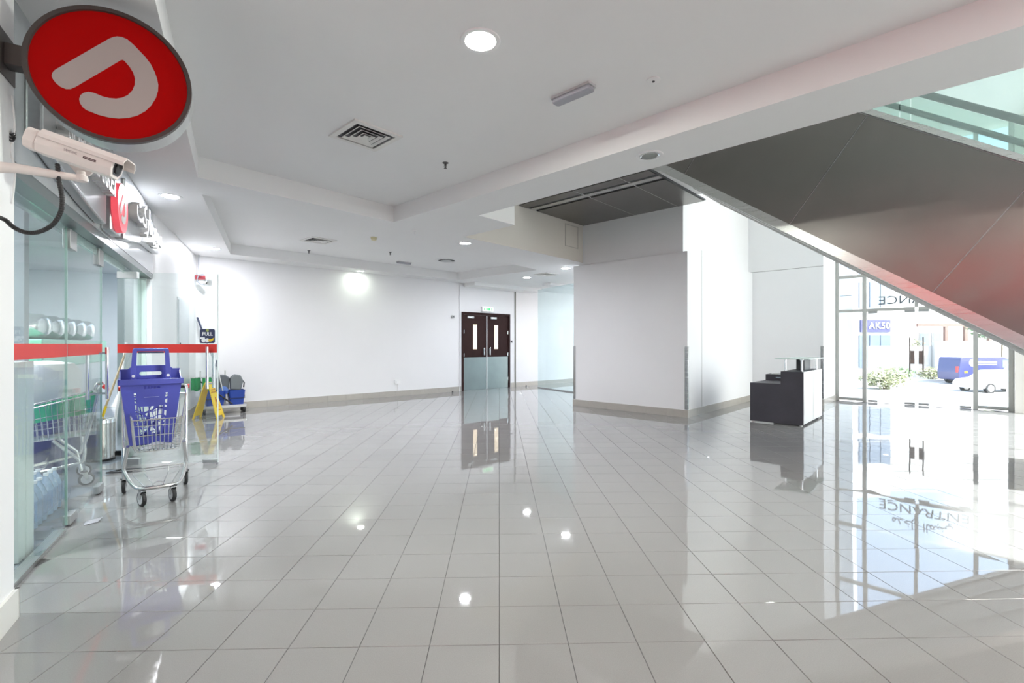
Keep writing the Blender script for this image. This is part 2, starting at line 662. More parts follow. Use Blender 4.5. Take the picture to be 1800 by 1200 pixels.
# corner guards
gm = STEEL('guard_steel', (0.5, 0.5, 0.5), 0.25)
for n, (a, b, sa, sb) in enumerate(((1.13, 3.98, 1, -1), (-1.334, 3.98, -1, -1), (2.53, 7.6, 1, -1))):
    mb = MB(FB)
    e = 0.004
    mb.box(min(a, a - sa * 0.05) - (e if sa < 0 else 0), max(a, a - sa * 0.05) + (e if sa > 0 else 0), b - e, b, 0.14, 1.26)
    mb.box(min(a, a + sa * e), max(a, a + sa * e), b - e, b + 0.05, 0.14, 1.26)
    struct(mb, 'trim_%d' % (3 + n), gm, 'stainless steel corner guard on a white wall corner')

# atrium enclosure outside the view
mb = MB(FB)
mb.box(-1.3, 10.6, 0, 9.3, 5.6, 5.8)
struct(mb, 'ceiling_atrium', CEIL, 'high white roof over the atrium')
mb = MB(FB)
mb.box(-1.3, 18, -0.25, -0.05, 4.4, 5.6)
mb.box(-1.3, -1.2, -0.05, 4.0, 3.77, 5.6)
struct(mb, 'wall_atrium', WHITE, 'white upper floor wall around the atrium')
mb = MB(FB)
mb.box(2, 18, -10.3, -10.1, 0, 3.4)
struct(mb, 'wall_back', WHITE, 'white wall behind the viewpoint')
mb = MB(FB)
mb.box(18, 18.2, -10.3, -0.3, 0, 3.4)
struct(mb, 'wall_right', WHITE, 'white side wall of the hall')


def skirting(name, M, x0, x1, y, side, lab, along='x', step=0.42, h=0.13, th=0.014):
    """Row of separate skirting tiles; side is the direction they stand proud of the wall."""
    root = tag(D.objects.new(name, None), lab, None, None, 'structure')
    COL.objects.link(root)
    x = x0
    k = 0
    while x < x1 - 0.01:
        e = min(x + step, x1)
        mb = MB(M)
        lo, hi = (y, y + side * th) if side > 0 else (y + side * th, y)
        if along == 'x':
            mb.box(x + 0.0012, e - 0.0012, lo, hi, 0.0, h)
        else:
            mb.box(lo, hi, x + 0.0012, e - 0.0012, 0.0, h)
        mb.build('skirting_tile', BASEM, root)
        x = e
        k += 1


skirting('baseboard_far', FF, 0.0, 6.2, 0.0, -1, 'grey tile skirting along the far wall')
skirting('baseboard_corridor', FF, 8.05, 12.5, 0.0, -1, 'grey tile skirting right of the double door')
skirting('baseboard_left', FL, 0.0, 3.28, 0.0, 1, 'grey tile skirting of the short white wall', along='y')
skirting('baseboard_pillar', FB, -1.348, 1.144, 3.98, -1, 'grey tile skirting around the white pillar')
skirting('baseboard_recess', FB, 3.98, 7.59, 1.13, 1, 'grey tile skirting of the sunlit recess wall', along='y')
skirting('baseboard_return', FB, 1.144, 2.53, 7.6, -1, 'grey tile skirting behind the reception desk')
skirting('baseboard_side', FB, 7.6, 8.95, 2.53, 1, 'grey tile skirting beside the entrance glazing', along='y')

# dropped beams and strips at the far door
mb = MB(FF)
mb.box(8.0, 12.4, -1.7, -1.4, 2.93, 3.0)
mb.box(6.3, 8.9, -0.5, -0.02, 2.90, 3.0)
struct(mb, 'trim_6', CEIL, 'shallow dropped ceiling band above the double door')
mb = MB(FF)
mb.tube([(6.15, -0.012, 0.0), (6.15, -0.012, 3.0)], 0.012, 8)
struct(mb, 'trim_7', WHITE, 'thin white conduit left of the double door')
mb = MB(FF)
mb.box(8.20, 8.235, -0.02, 0.0, 0.0, 2.9)
struct(mb, 'trim_8', MAT('bronze_strip', (0.16, 0.16, 0.13), 0.5), 'dark vertical strip right of the double door')

# glass partition in the corridor
gp = tag(D.objects.new('window_1', None), 'teal tinted glass partition in the corridor beyond the pillar', None, None, 'structure')
COL.objects.link(gp)
FP = frame(0.78, 14.3, (0.5, -0.866))
MB(FP).box(0, 3.0, -0.006, 0.006, 0.02, 2.93).build('pane', GLASS('teal_glass', (0.90, 0.965, 0.975), 0.5, haze=0.10, hcol=(0.85, 0.95, 0.96)), gp)
MB(FP).box(0, 3.0, -0.015, 0.015, 0.0, 0.025).build('floor_channel', GREYM, gp)

# ================================================================== ESCALATOR
B0, B1 = 1.96, 3.60
SL = 0.712
def zlow(a):
    return 1.26 + SL * (5.067 - a)
def ztop(a):
    return 2.954 + SL * (5.067 - a)
esc = thing('escalator', 'escalator clad in brushed steel with glass balustrades, descending to the right', 'escalator', W(FB, 6.9, 2.7, 0))
def P_(mb, name, mat, parent=None, **k):
    o = mb.build(name, mat, **k)
    if parent:
        pm = parent.matrix_basis.copy()
        p = parent
        while p.parent:
            p = p.parent
            pm = p.matrix_basis @ pm
        o.parent = parent
        o.matrix_parent_inverse = pm.inverted()
    return o
mb = MB(FB)
prof = [(1.62, 3.77), (1.78, zlow(1.78) - 0.01), (6.85, 0.0), (9.7, 0.0), (9.7, 0.28), (9.0, 0.28), (8.5, ztop(8.5)), (1.75, ztop(1.75)), (1.3, 5.42), (-1.05, 5.42), (-1.05, 3.80), (1.4, 3.80)]
mb.prism(prof, B0 + 0.012, B1, 'y')
P_(mb, 'truss_body', MAT('escalator_white', (0.80, 0.80, 0.79), 0.35, var=0.02), esc)
# flank panels: joints square to the slope
joints = [0.55, 1.90, 3.15, 4.40, 5.65, 6.85]
tl = SL / (1 + SL * SL)
hh = 1.69
for i in range(len(joints) - 1):
    a0, a1 = joints[i] + 0.004, joints[i + 1] - 0.004
    k0, k1 = 0.10, hh - 0.04                      # vertical offsets above the lower edge line
    def up(a, h):                                 # move square to the slope so the vertical rise over the line is h
        t = h / (1 + SL * SL)
        return (a + SL * t, zlow(a) + t)
    poly = [up(a0, k0), up(a1, k0), up(a1, k1), up(a0, k1)]
    if i == 0:
        poly = [(-1.05, 3.92), (1.32, 3.92), up(a1, k0), up(a1, k1), (1.5, 5.40), (-1.05, 5.40)]
    mb = MB(FB)
    mb.prism(poly, B0, B0 + 0.012, 'y')
    P_(mb, 'cladding_panel', STEELB, esc)
mb = MB(FB)
a0, a1 = 1.62, 6.8
mb.prism([(a0, zlow(a0) - 0.02), (a1, zlow(a1)), (a1, zlow(a1) + 0.115), (a0, zlow(a0) + 0.10)], B0 - 0.012, B0 + 0.012, 'y')
mb.prism([(-1.05, 3.78), (1.44, 3.78), (1.64, zlow(1.62) - 0.02), (1.60, zlow(1.62) + 0.10), (1.36, 3.90), (-1.05, 3.90)], B0 - 0.012, B0 + 0.012, 'y')
P_(mb, 'lower_trim', TRIMST, esc)
mb = MB(FB)
mb.prism([(1.5, ztop(1.5) - 0.03), (8.4, ztop(8.4) - 0.03), (8.4, ztop(8.4) + 0.035), (1.5, ztop(1.5) + 0.035)], B0 - 0.015, B0 + 0.16, 'y')
P_(mb, 'deck_trim', TRIMST, esc)
mb = MB(FB)
mb.prism([(1.5, ztop(1.5) - 0.03), (8.4, ztop(8.4) - 0.03), (8.4, ztop(8.4) + 0.035), (1.5, ztop(1.5) + 0.035)], B1 - 0.16, B1 + 0.01, 'y')
P_(mb, 'deck_trim', TRIMST, esc)
# ribs on the underside
for bb in (2.35, 2.95, 3.40):
    mb = MB(FB)
    mb.prism([(1.9, zlow(1.9) - 0.02), (6.7, zlow(6.7) - 0.02), (6.7, zlow(6.7) + 0.01), (1.9, zlow(1.9) + 0.01)], bb, bb + 0.03, 'y')
    P_(mb, 'underside_rib', TRIMST, esc)
for bb, nm in ((B0 + 0.07, 'near'), (B1 - 0.07, 'far')):
    for i in range(5):
        s0, s1 = 1.6 + i * 1.3, 1.6 + (i + 1) * 1.3 - 0.012
        mb = MB(FB)
        mb.prism([(s0, ztop(s0)), (s1, ztop(s1)), (s1, ztop(s1) + 0.86), (s0, ztop(s0) + 0.86)], bb - 0.005, bb + 0.005, 'y')
        P_(mb, 'balustrade_glass', GLASSG, esc)
    mb = MB(FB)
    mb.tube([(1.0, bb, ztop(1.5) + 1.0), (1.5, bb, ztop(1.5) + 0.92), (7.9, bb, ztop(7.9) + 0.92), (8.5, bb, ztop(8.5) + 0.85), (8.9, bb, ztop(8.7) + 0.5), (8.8, bb, ztop(8.6) + 0.1)], 0.042, 10)
    P_(mb, 'handrail', BLACK, esc, smooth=True)
mb = MB(FB)
mb.tube([(1.5, B1 - 0.09, ztop(1.5) + 0.66), (8.0, B1 - 0.09, ztop(8.0) + 0.66)], 0.035, 8)
P_(mb, 'rail_reflection', MAT('green_reflection', (0.05, 0.10, 0.085), 0.4), esc)  # added tube standing in for a dark green reflection in the glass
mb = MB(FB)
k = 0
a = 1.9
while a < 8.2:
    z = ztop(a) - 0.10
    mb.box(a, a + 0.30, B0 + 0.24, B1 - 0.24, z - 0.22, z)
    a += 0.30
P_(mb, 'steps', DKGREY, esc)

# landing soffit: steel panels with two dark grooves
land = thing('landing_soffit', 'brushed steel underside of the escalator landing with dark grooves', 'ceiling panel', W(FB, 0.2, 2.9, 3.77))
seams = [-1.09, 0.10, 0.95, 1.75]
for i in range(3):
    for (b0, b1) in ((2.48, 3.97), (B0 + 0.02, 2.20)):
        mb = MB(FB)
        x1 = seams[i + 1] - 0.006
        if i == 2:
            x1 = 1.42
        mb.box(seams[i] + 0.006, x1, b0, b1, 3.765, 3.78)
        P_(mb, 'steel_panel', STEELL, land)
mb = MB(FB)
mb.box(-1.09, 1.42, 2.28, 2.40, 3.766, 3.78)
P_(mb, 'light_strip', TRIMST, land)
mb = MB(FB)
mb.box(-1.1, 1.45, B0 + 0.02, 3.98, 3.781, 3.80)
P_(mb, 'backing', DKGREY, land)
mb = MB(FB)
for s in (0.10, 0.95):
    mb.box(s - 0.006, s + 0.006, B0 + 0.02, 3.97, 3.768, 3.78)
P_(mb, 'seam_strip', WPRINT, land)

# ================================================================== ENTRANCE GLAZING
BG = 8.99
fac = tag(D.objects.new('window_2', None), 'tall aluminium framed entrance glazing facing the street', None, None, 'structure')
COL.objects.link(fac)
mull = [2.53, 3.075, 4.87, 5.38]
def fpart(mb, name, mat, **k):
    return mb.build(name, mat, fac, **k)
for a in (2.56, 3.075, 4.87, 5.36):
    fpart(MB(FB).box(a - 0.036, a + 0.036, BG - 0.06, BG + 0.06, 0.0, 5.58), 'mullion', FRAMEA)
fpart(MB(FB).box(3.94, 4.0, BG - 0.06, BG + 0.06, 2.09, 5.58), 'mullion', FRAMEA)
bays = [(2.59, 3.045), (3.105, 3.94), (4.0, 4.84), (4.90, 5.33)]
levels = [0.05, 2.06, 2.84, 4.1, 5.58]
for i, (a0, a1) in enumerate(bays):
    for j in range(4):
        z0, z1 = levels[j] + 0.03, levels[j + 1] - 0.03
        door_bay = i in (1, 2)
        if j >= 1 or not door_bay:
            if not (door_bay and j == 0):
                fpart(MB(FB).box(a0, a1, BG - 0.006, BG + 0.006, z0, z1), 'pane', GLASSF)
    for j, z in enumerate(levels[:-1]):
        if j == 0 and i in (1, 2):
            continue
        if j == 2 and i in (1, 2):
            continue
        fpart(MB(FB).box(a0, a1, BG - 0.05, BG + 0.05, z - 0.03, z + 0.03), 'transom', FRAMEA)
# the column and the glazing that goes on to the right
mb = MB(FB)
mb.box(5.40, 5.95, BG - 0.25, BG + 0.2, 0, 5.6)
struct(mb, 'wall_column', BEIGE, 'beige column at the right end of the entrance glazing')
mb = MB(FB)
mb.box(5.55, 5.63, BG - 0.262, BG - 0.25, 0.12, 2.6)
struct(mb, 'trim_9', GREYM, 'grey vertical strip on the beige column')
fac2 = tag(D.objects.new('window_3', None), 'street glazing right of the beige column', None, None, 'structure')
COL.objects.link(fac2)
a = 5.98
while a < 10.0:
    MB(FB).box(a - 0.025, a + 0.025, BG - 0.05, BG + 0.05, 0, 5.58).build('mullion', FRAMEA, fac2)
    MB(FB).box(a + 0.025, a + 1.475, BG - 0.005, BG + 0.005, 0.05, 4.06).build('pane', GLASSF, fac2)
    MB(FB).box(a + 0.025, a + 1.475, BG - 0.005, BG + 0.005, 4.14, 5.58).build('pane', GLASSF, fac2)
    MB(FB).box(a + 0.025, a + 1.475, BG - 0.04, BG + 0.04, 4.06, 4.14).build('transom', FRAMEA, fac2)
    MB(FB).box(a + 0.025, a + 1.475, BG - 0.04, BG + 0.04, 0.0, 0.05).build('transom', FRAMEA, fac2)
    a += 1.5
MB(FB).box(10.45, 10.55, BG - 0.05, BG + 0.05, 0, 5.58).build('mullion', FRAMEA, fac2)
fac3 = tag(D.objects.new('window_7', None), 'glazed end of the atrium to the right of the escalator', None, None, 'structure')
COL.objects.link(fac3)
for k in range(6):
    b = 0.05 + k * 1.49
    MB(FB).box(10.45, 10.55, b - 0.025, b + 0.025, 0, 5.58).build('mullion', FRAMEA, fac3)
    MB(FB).box(10.495, 10.505, b + 0.025, b + 1.465, 0.06, 2.76).build('pane', GLASSF, fac3)
    MB(FB).box(10.495, 10.505, b + 0.025, b + 1.465, 2.84, 5.58).build('pane', GLASSF, fac3)
    MB(FB).box(10.46, 10.54, b + 0.025, b + 1.465, 2.76, 2.84).build('transom', FRAMEA, fac3)
# entrance doors
for nm, lab, a0, a1, hs in (('door_1', 'left frameless glass leaf of the street entrance', 3.115, 3.962, 1), ('door_2', 'right frameless glass leaf of the street entrance', 3.978, 4.83, -1)):
    dr = tag(D.objects.new(nm, None), lab, None, None, 'structure')
    COL.objects.link(dr)
    MB(FB).box(a0, a1, BG - 0.006, BG + 0.006, 0.012, 2.02).build('pane', GLASSF, dr)
    for aa in ((a0 + 0.02, a0 + 0.19), (a1 - 0.19, a1 - 0.02)):
        MB(FB).box(aa[0], aa[1], BG - 0.02, BG + 0.02, 0.008, 0.055).build('patch_fitting', GREYM, dr)
        MB(FB).box(aa[0], aa[1], BG - 0.02, BG + 0.02, 1.985, 2.035).build('patch_fitting', GREYM, dr)
    hx = a1 - 0.10 if hs > 0 else a0 + 0.10
    h = MB(FB).tube([(hx, BG - 0.06, 0.72), (hx, BG - 0.06, 1.45)], 0.014, 10).build('handle', MAT('dark_steel', (0.16, 0.14, 0.13), 0.3, 0.8), dr, smooth=True)
    for z in (0.8, 1.37):
        MB(FB).tube([(hx, BG - 0.06, z), (hx, BG, z)], 0.01, 8).build('bracket', GREYM, h)
    lx = a1 - 0.07 if hs > 0 else a0 + 0.07
    MB(FB).box(lx - 0.045, lx + 0.045, BG - 0.022, BG + 0.022, 0.88, 1.16).build('lock_plate', MAT('brown_plate', (0.24, 0.19, 0.17), 0.4, 0.5), dr)
# lettering over the doors, facing the street
sg = thing('entrance_lettering', 'grey metal ENTRANCE letters over the street doors, seen reversed', 'sign', W(FB, 3.97, BG + 0.08, 2.12))
M = FB @ Matrix.Translation((4.05, BG + 0.09, 2.28)) @ Matrix.Rotation(math.pi, 4, 'Z')
lt = MAT('letter_grey', (0.16, 0.17, 0.19), 0.4, 0.3)
for body, z, sz, w in (('ENTRANCE', 2.26, 0.26, 1.45), ('\ufef2\ufee8\ufe92\ufee4\ufedf\ufe8d \ufede\ufea7\ufeaa\ufee3', 2.58, 0.26, 1.0)):
    M = FB @ Matrix.Translation((4.05, BG + 0.09, z)) @ Matrix.Rotation(math.pi, 4, 'Z')
    lo = lettering(body, sz, lt, None, M, 0.02, 'letters', width=w)
    lo.parent = sg
    lo.matrix_parent_inverse = sg.matrix_basis.inverted()

# ================================================================== SHOPFRONT
mb = MB(FS)
mb.box(-0.45, 0.04, -1.3, -0.15, 0, 3.0)
struct(mb, 'wall_pier', WHITE, 'white pier at the near end of the shopfront')
mb = MB(FS)
mb.box(0.04, 0.055, -1.3, -0.135, 0, 0.14)
mb.box(-0.10, 0.055, -0.15, -0.135, 0, 0.14)
struct(mb, 'baseboard_pier', MAT('cream_skirting', (0.72, 0.71, 0.67), 0.35), 'cream skirting at the foot of the near pier')
mb = MB(FS)
mb.box(-0.14, 0.02, -0.15, -0.11, 0.02, 2.13)
struct(mb, 'trim_10', GREYM, 'grey metal jamb beside the near pier')
FASC = MAT('fascia_panel', (0.52, 0.55, 0.57), 0.22, 0.35, var=0.02)
mb = MB(FS)
mb.box(-0.30, 0.0, -0.15, 4.42, 2.20, 3.0)
struct(mb, 'wall_fascia', FASC, 'glossy light grey fascia panel above the shopfront glass')
mb = MB(FS)
mb.box(-0.17, -0.004, -0.15, 4.42, 2.135, 2.20)
struct(mb, 'trim_11', MAT('header_rail', (0.20, 0.235, 0.235), 0.3, 0.6), 'dark grey header rail under the shopfront fascia')
# wall of the shop that goes on behind the viewpoint, with its red lit fascia
mb = MB(FS)
mb.box(-0.30, -0.02, -13, -1.3, 2.2, 3.0)
mb.box(-0.30, -0.02, -13, -1.3, 0.0, 0.25)
struct(mb, 'wall_shop', WHITE, 'shop wall behind the viewpoint')
MBo = MB(FS).box(-0.02, 0.08, -7.2, -2.6, 2.28, 2.92)
o = MBo.build('lit_fascia_sign', MAT('red_lit_fascia', (0.6, 0.02, 0.02), 0.4, emit=(1.0, 0.05, 0.05), estr=1.2))
tag(o, 'long red illuminated shop fascia behind the viewpoint', 'sign')

XG = -0.10
def stripe(parent, y0, y1):
    MB(FS).box(XG + 0.0065, XG + 0.0085, y0, y1, 1.21, 1.30).build('red_stripe', RED, parent)
w1 = tag(D.objects.new('window_4', None), 'fixed shopfront glass panel beside the near pier', None, None, 'structure')
COL.objects.link(w1)
MB(FS).box(XG - 0.006, XG + 0.006, -0.10, 1.225, 0.02, 2.13).build('pane', GLASSC, w1)
MB(FS).box(XG - 0.0062, XG + 0.0062, 1.225, 1.229, 0.02, 2.13).build('pane_edge', GLASSE, w1)
MB(FS).box(XG - 0.03, XG + 0.03, -0.10, 1.10, 0.0, 0.03).build('floor_channel', TRIMST, w1)
stripe(w1, -0.09, 1.222)

def dhandle(parent, M, x, off=0.065, z0=0.82, z1=1.27):
    for sgn in (-1, 1):
        MB(M).tube([(x, sgn * off, z0), (x, sgn * off, z1)], 0.0145, 12).build('handle', CHROME, parent, smooth=True)
    for z in (z0 + 0.05, z1 - 0.05):
        MB(M).tube([(x, -off, z), (x, off, z)], 0.009, 8).build('handle_bolt', CHROME, parent, smooth=True)

FSY = FS @ Matrix.Rotation(R(90), 4, 'Z')        # x along the front, y into the shop
d3 = tag(D.objects.new('door_3', None), 'closed frameless glass shop door with tall chrome handle', None, None, 'structure')
COL.objects.link(d3)
MB(FS).box(XG - 0.006, XG + 0.006, 1.237, 2.22, 0.015, 2.05).build('pane', GLASSC, d3)
MB(FS).box(XG - 0.0062, XG + 0.0062, 2.22, 2.226, 0.015, 2.05).build('pane_edge', GLASSE, d3)
MB(FS).box(XG - 0.0062, XG + 0.0062, 1.231, 1.237, 0.015, 2.05).build('pane_edge', GLASSE, d3)
stripe(d3, 1.24, 2.218)
for (y0, y1) in ((1.24, 1.40), (2.05, 2.21)):
    MB(FS).box(XG - 0.022, XG + 0.022, y0, y1, 1.98, 2.12).build('patch_fitting', GREYM, d3, bevel=0.003)
MB(FS).box(XG - 0.022, XG + 0.022, 2.05, 2.21, 0.012, 0.075).build('patch_fitting', GREYM, d3, bevel=0.003)
MB(FS).box(XG - 0.022, XG + 0.022, 1.24, 1.40, 0.012, 0.075).build('patch_fitting', GREYM, d3, bevel=0.003)
dhandle(d3, FSY @ Matrix.Translation((0, 0.10, 0)), 2.10)
w2 = tag(D.objects.new('window_5', None), 'narrow glass transom above the shop doors', None, None, 'structure')
COL.objects.link(w2)
MB(FS).box(XG - 0.006, XG + 0.006, 1.41, 2.04, 2.06, 2.135).build('pane', GLASSG, w2)
MB(FS).box(XG - 0.006, XG + 0.006, 2.23, 3.20, 2.06, 2.135).build('pane', GLASSG, w2)
w3 = tag(D.objects.new('window_6', None), 'fixed shopfront glass panel beyond the open door', None, None, 'structure')
COL.objects.link(w3)
MB(FS).box(XG - 0.006, XG + 0.006, 3.23, 4.22, 0.02, 2.13).build('pane', GLASSC, w3)
MB(FS).box(XG - 0.03, XG + 0.05, 4.22, 4.27, 0.0, 2.13).build('post', MAT('mint_post', (0.62, 0.72, 0.66), 0.3, var=0.03), w3)
MB(FS).box(XG - 0.03, XG + 0.10, 4.30, 4.42, 0.0, 2.13).build('post', WHITE, w3)
stripe(w3, 3.24, 4.2)

# open leaf, swung out into the hall
hx, hy, _ = W(FS, XG, 3.21)
FD = frame(hx, hy, (0.985, 0.10))
d4 = tag(D.objects.new('door_4', None), 'open frameless glass shop door with PULL sticker', None, None, 'structure')
COL.objects.link(d4)
MB(FD).box(0.005, 0.945, -0.006, 0.006, 0.015, 2.06).build('pane', GLASSC, d4)
MB(FD).box(0.945, 0.951, -0.0062, 0.0062, 0.015, 2.06).build('pane_edge', MAT('pale_edge', (0.85, 0.93, 0.92), 0.2), d4)
MB(FD).box(-0.06, 0.94, -0.0085, -0.0065, 1.205, 1.297).build('red_stripe', RED, d4)
MB(FD).box(0.0, 0.16, -0.022, 0.022, 0.012, 0.075).build('patch_fitting', GREYM, d4, bevel=0.003)
MB(FD).box(0.80, 0.945, -0.022, 0.022, 0.012, 0.05).build('patch_fitting', GREYM, d4, bevel=0.003)
MB(FD).box(-0.06, 0.14, -0.022, 0.022, 2.0, 2.07).build('patch_fitting', MAT('white_fitting', (0.8, 0.8, 0.78), 0.3), d4, bevel=0.003)
dhandle(d4, FD, 0.87, z0=0.82, z1=1.27)

def pull_sticker(parent, M, w=0.155, h=0.155, thru=0.0):
    """Navy sticker in the XZ plane of M (read from -Y)."""
    st = MB(M).prism(rrect(w, h, 0.02), 0, 0.0015, 'y').build('push_pull_sticker', NAVY, parent, label='navy door sticker reading PULL with a yellow banana')
    lettering('PULL', 0.052, WPRINT, st, M @ Matrix.Translation((0, -0.001 + thru / 2, 0.022)), 0.0006 + thru, 'word', 0.0012, width=0.105)
    b = [(0.01, -0.055), (0.035, -0.06), (0.058, -0.045), (0.072, -0.012), (0.060, -0.022), (0.035, -0.034), (0.008, -0.036)]
    MB(M).prism(b, -0.0016, thru + 0.001, 'y').build('banana', YELLOW, st)
    g = MB(M)
    g.prism(circle(0.022, 16, -0.038, -0.045), -0.0016, thru + 0.001, 'y')
    g.prism(circle(0.022, 16, 0.0, -0.045), -0.0014, thru + 0.001, 'y')
    g.prism(rrect(0.05, 0.022, 0.008, cx=-0.05, cy=-0.022), -0.0015, thru + 0.001, 'y')
    g.build('glove', WPRINT, st)
    MB(M).prism(circle(0.015, 16, 0, 0.062), -0.0016, thru + 0.001, 'y').build('badge', MAT('olive_print', (0.35, 0.40, 0.10), 0.5), st)
    return st
pull_sticker(d4, FD @ Matrix.Translation((0.845, -0.010, 1.385)))
# its twin on the fixed panel faces into the shop, so it reads reversed from here
pull_sticker(w1, FSY @ Matrix.Translation((0.13, 0.112, 1.385)) @ Matrix.Rotation(math.pi, 4, 'Z'), thru=0.002)

# shop interior
SHOPW = MAT('shop_wall', (0.72, 0.75, 0.77), 0.5, var=0.03)
mb = MB(FS)
mb.box(-7.0, -0.13, -6.0, 9.5, -0.11, -0.004)
struct(mb, 'floor_shop', MAT('shop_floor', (0.24, 0.27, 0.30), 0.12, var=0.04), 'glossy grey floor inside the shop')
mb = MB(FS)
mb.box(-7.0, -0.30, -6.0, 9.5, 2.75, 2.85)
struct(mb, 'ceiling_shop', MAT('shop_ceiling', (0.55, 0.58, 0.60), 0.7), 'grey ceiling inside the shop')
mb = MB(FS)
mb.box(-7.1, -7.0, -6.0, 9.5, 0, 2.8)
mb.box(-7.0, -0.5, 9.4, 9.5, 0, 2.8)
mb.box(-7.0, -0.30, -6.1, -6.0, 0, 2.8)
struct(mb, 'wall_shop_back', SHOPW, 'pale grey walls inside the shop')
mb = MB(FS)
mb.box(-0.62, -0.18, 5.9, 6.0, 0, 2.75)
struct(mb, 'wall_shop_partition', MAT('shop_partition', (0.30, 0.35, 0.35), 0.3, 0.2), 'grey green partition seen through the shop doorway')
o = tag(MB(FS).box(-0.65, -0.55, 2.06, 2.16, 0, 2.75).build('shop_column', MAT('shop_column', (0.42, 0.47, 0.50), 0.4)), 'slate grey column inside the shop glass', None, None, 'structure')
mb = MB(FS)
mb.box(-0.24, -0.17, 0.63, 0.735, 0.0, 1.19)
mb.box(-0.24, -0.17, 0.75, 0.873, 0.0, 1.19)
o = mb.build('display_post', MAT('mint_white_post', (0.72, 0.80, 0.76), 0.4))
tag(o, 'pale mint double post standing inside the near glass panel', 'post')
mb = MB(FS)
mb.box(-3.0, -2.85, -1.0, 8.5, 2.30, 2.40)
mb.box(-3.0, -2.85, -1.0, 8.5, 2.55, 2.62)
tag(mb.build('ceiling_rail', MAT('pale_rail', (0.75, 0.78, 0.79), 0.4)), 'pale double rail hung along the shop ceiling', 'rail')

cnt = thing('shop_counter', 'mint green topped counter deep inside the shop', 'counter', W(FS, -1.5, 6.1, 0), math.atan2(0.497, 0.868))
MB().box(-0.4, 0.4, -1.6, 1.6, 0, 1.0).build('body', MAT('counter_white', (0.72, 0.74, 0.74), 0.4), cnt)
MB().box(-0.42, 0.42, -1.62, 1.62, 1.0, 1.36).build('green_panel', MAT('mint_green', (0.16, 0.52, 0.34), 0.35), cnt, bevel=0.01)
SILV = MAT('silver_foil', (0.72, 0.74, 0.74), 0.2, 0.85, bump=0.5, bscale=8)
for i in range(5):
    m = MB()
    m.lathe([(0.02, -0.27), (0.10, -0.26), (0.155, -0.2), (0.165, 0.0), (0.155, 0.2), (0.10, 0.26), (0.02, 0.27)], (0, 0, 0.165), 18, 'x')
    o = m.build('silver_bag', SILV, smooth=True)
    o.location = W(FS, -1.4, 4.95 + i * 0.55, 1.36)
    o.rotation_euler = (0, 0, math.atan2(0.497, 0.868) + random.uniform(-.1, .1))
    tag(o, 'shiny silver bag on the mint green counter, %s from the near end' % ('first', 'second', 'third', 'fourth', 'fifth')[i], 'bag', 'silver bags on the shop counter')
    o.scale = (1, 1.35, 1)
for i, (q, p, z, mt, lab) in enumerate(((-0.82, 3.5, 0.622, None, 'white cloth sack lying on the dark navy box in the shop'),)):
    m = MB()
    m.lathe([(0.05, 0), (0.24, 0.02), (0.30, 0.12), (0.30, 0.36), (0.24, 0.47), (0.08, 0.5)], (0, 0, 0), 16)
    o = m.build('sack', MAT('sack_cloth_%d' % i, (0.72, 0.75, 0.73), 0.8, bump=0.6, bscale=6), smooth=True)
    o.location = W(FS, q, p, z)
    o.scale = (1, 1.5, 1)
    o.rotation_euler = (0, 0, 0.5)
    tag(o, lab, 'sack')
m = MB().prism(rrect(0.5, 0.8, 0.08), 0, 0.62)
o = m.build('navy_crate', MAT('navy_box', (0.05, 0.055, 0.16), 0.5))
o.location = W(FS, -0.82, 3.5, 0)
o.rotation_euler = (0, 0, 0.52)
tag(o, 'dark navy box under the white sack on the shop floor', 'box')

# shrink wrapped water bottles near the glass
BOTT = MAT('water_bottle', (0.28, 0.40, 0.55), 0.12, var=0.1, coat=0.5)
CAPM = MAT('bottle_cap', (0.75, 0.80, 0.85), 0.4)
def bottle_pack(loc, rot, lab):
    t = thing('water_bottle_pack', lab, 'bottle pack', loc, rot, 'packs of bottled water inside the shop')
    for i in range(3):
        for j in range(2):
            m = MB().lathe([(0.02, 0.0), (0.043, 0.004), (0.045, 0.05), (0.041, 0.07), (0.045, 0.09), (0.045, 0.2), (0.03, 0.25), (0.014, 0.28), (0.014, 0.3)], (i * 0.094 - 0.094, j * 0.094 - 0.047, 0), 14)
            b = m.build('bottle', BOTT, t, smooth=True)
            MB().lathe([(0.015, 0.296), (0.016, 0.298), (0.016, 0.316), (0.012, 0.318)], (i * 0.094 - 0.094, j * 0.094 - 0.047, 0), 12).build('cap', CAPM, b)
    MB().box(-0.147, 0.147, -0.1, 0.1, 0.06, 0.19).build('label_wrap', GLASS('shrink_wrap', (0.75, 0.85, 0.95), 1.0, haze=0.25, hcol=(0.5, 0.65, 0.85)), t)
    return t
fsrot = math.atan2(0.868, -0.497)
for k, (q, p) in enumerate(((-0.36, 0.75), (-0.36, 1.08), (-0.36, 1.41), (-0.36, 1.74))):
    bottle_pack(W(FS, q, p, 0), fsrot, 'pack of bottled water on the shop floor, %s from the near pier' % ('first', 'second', 'third', 'fourth')[k])

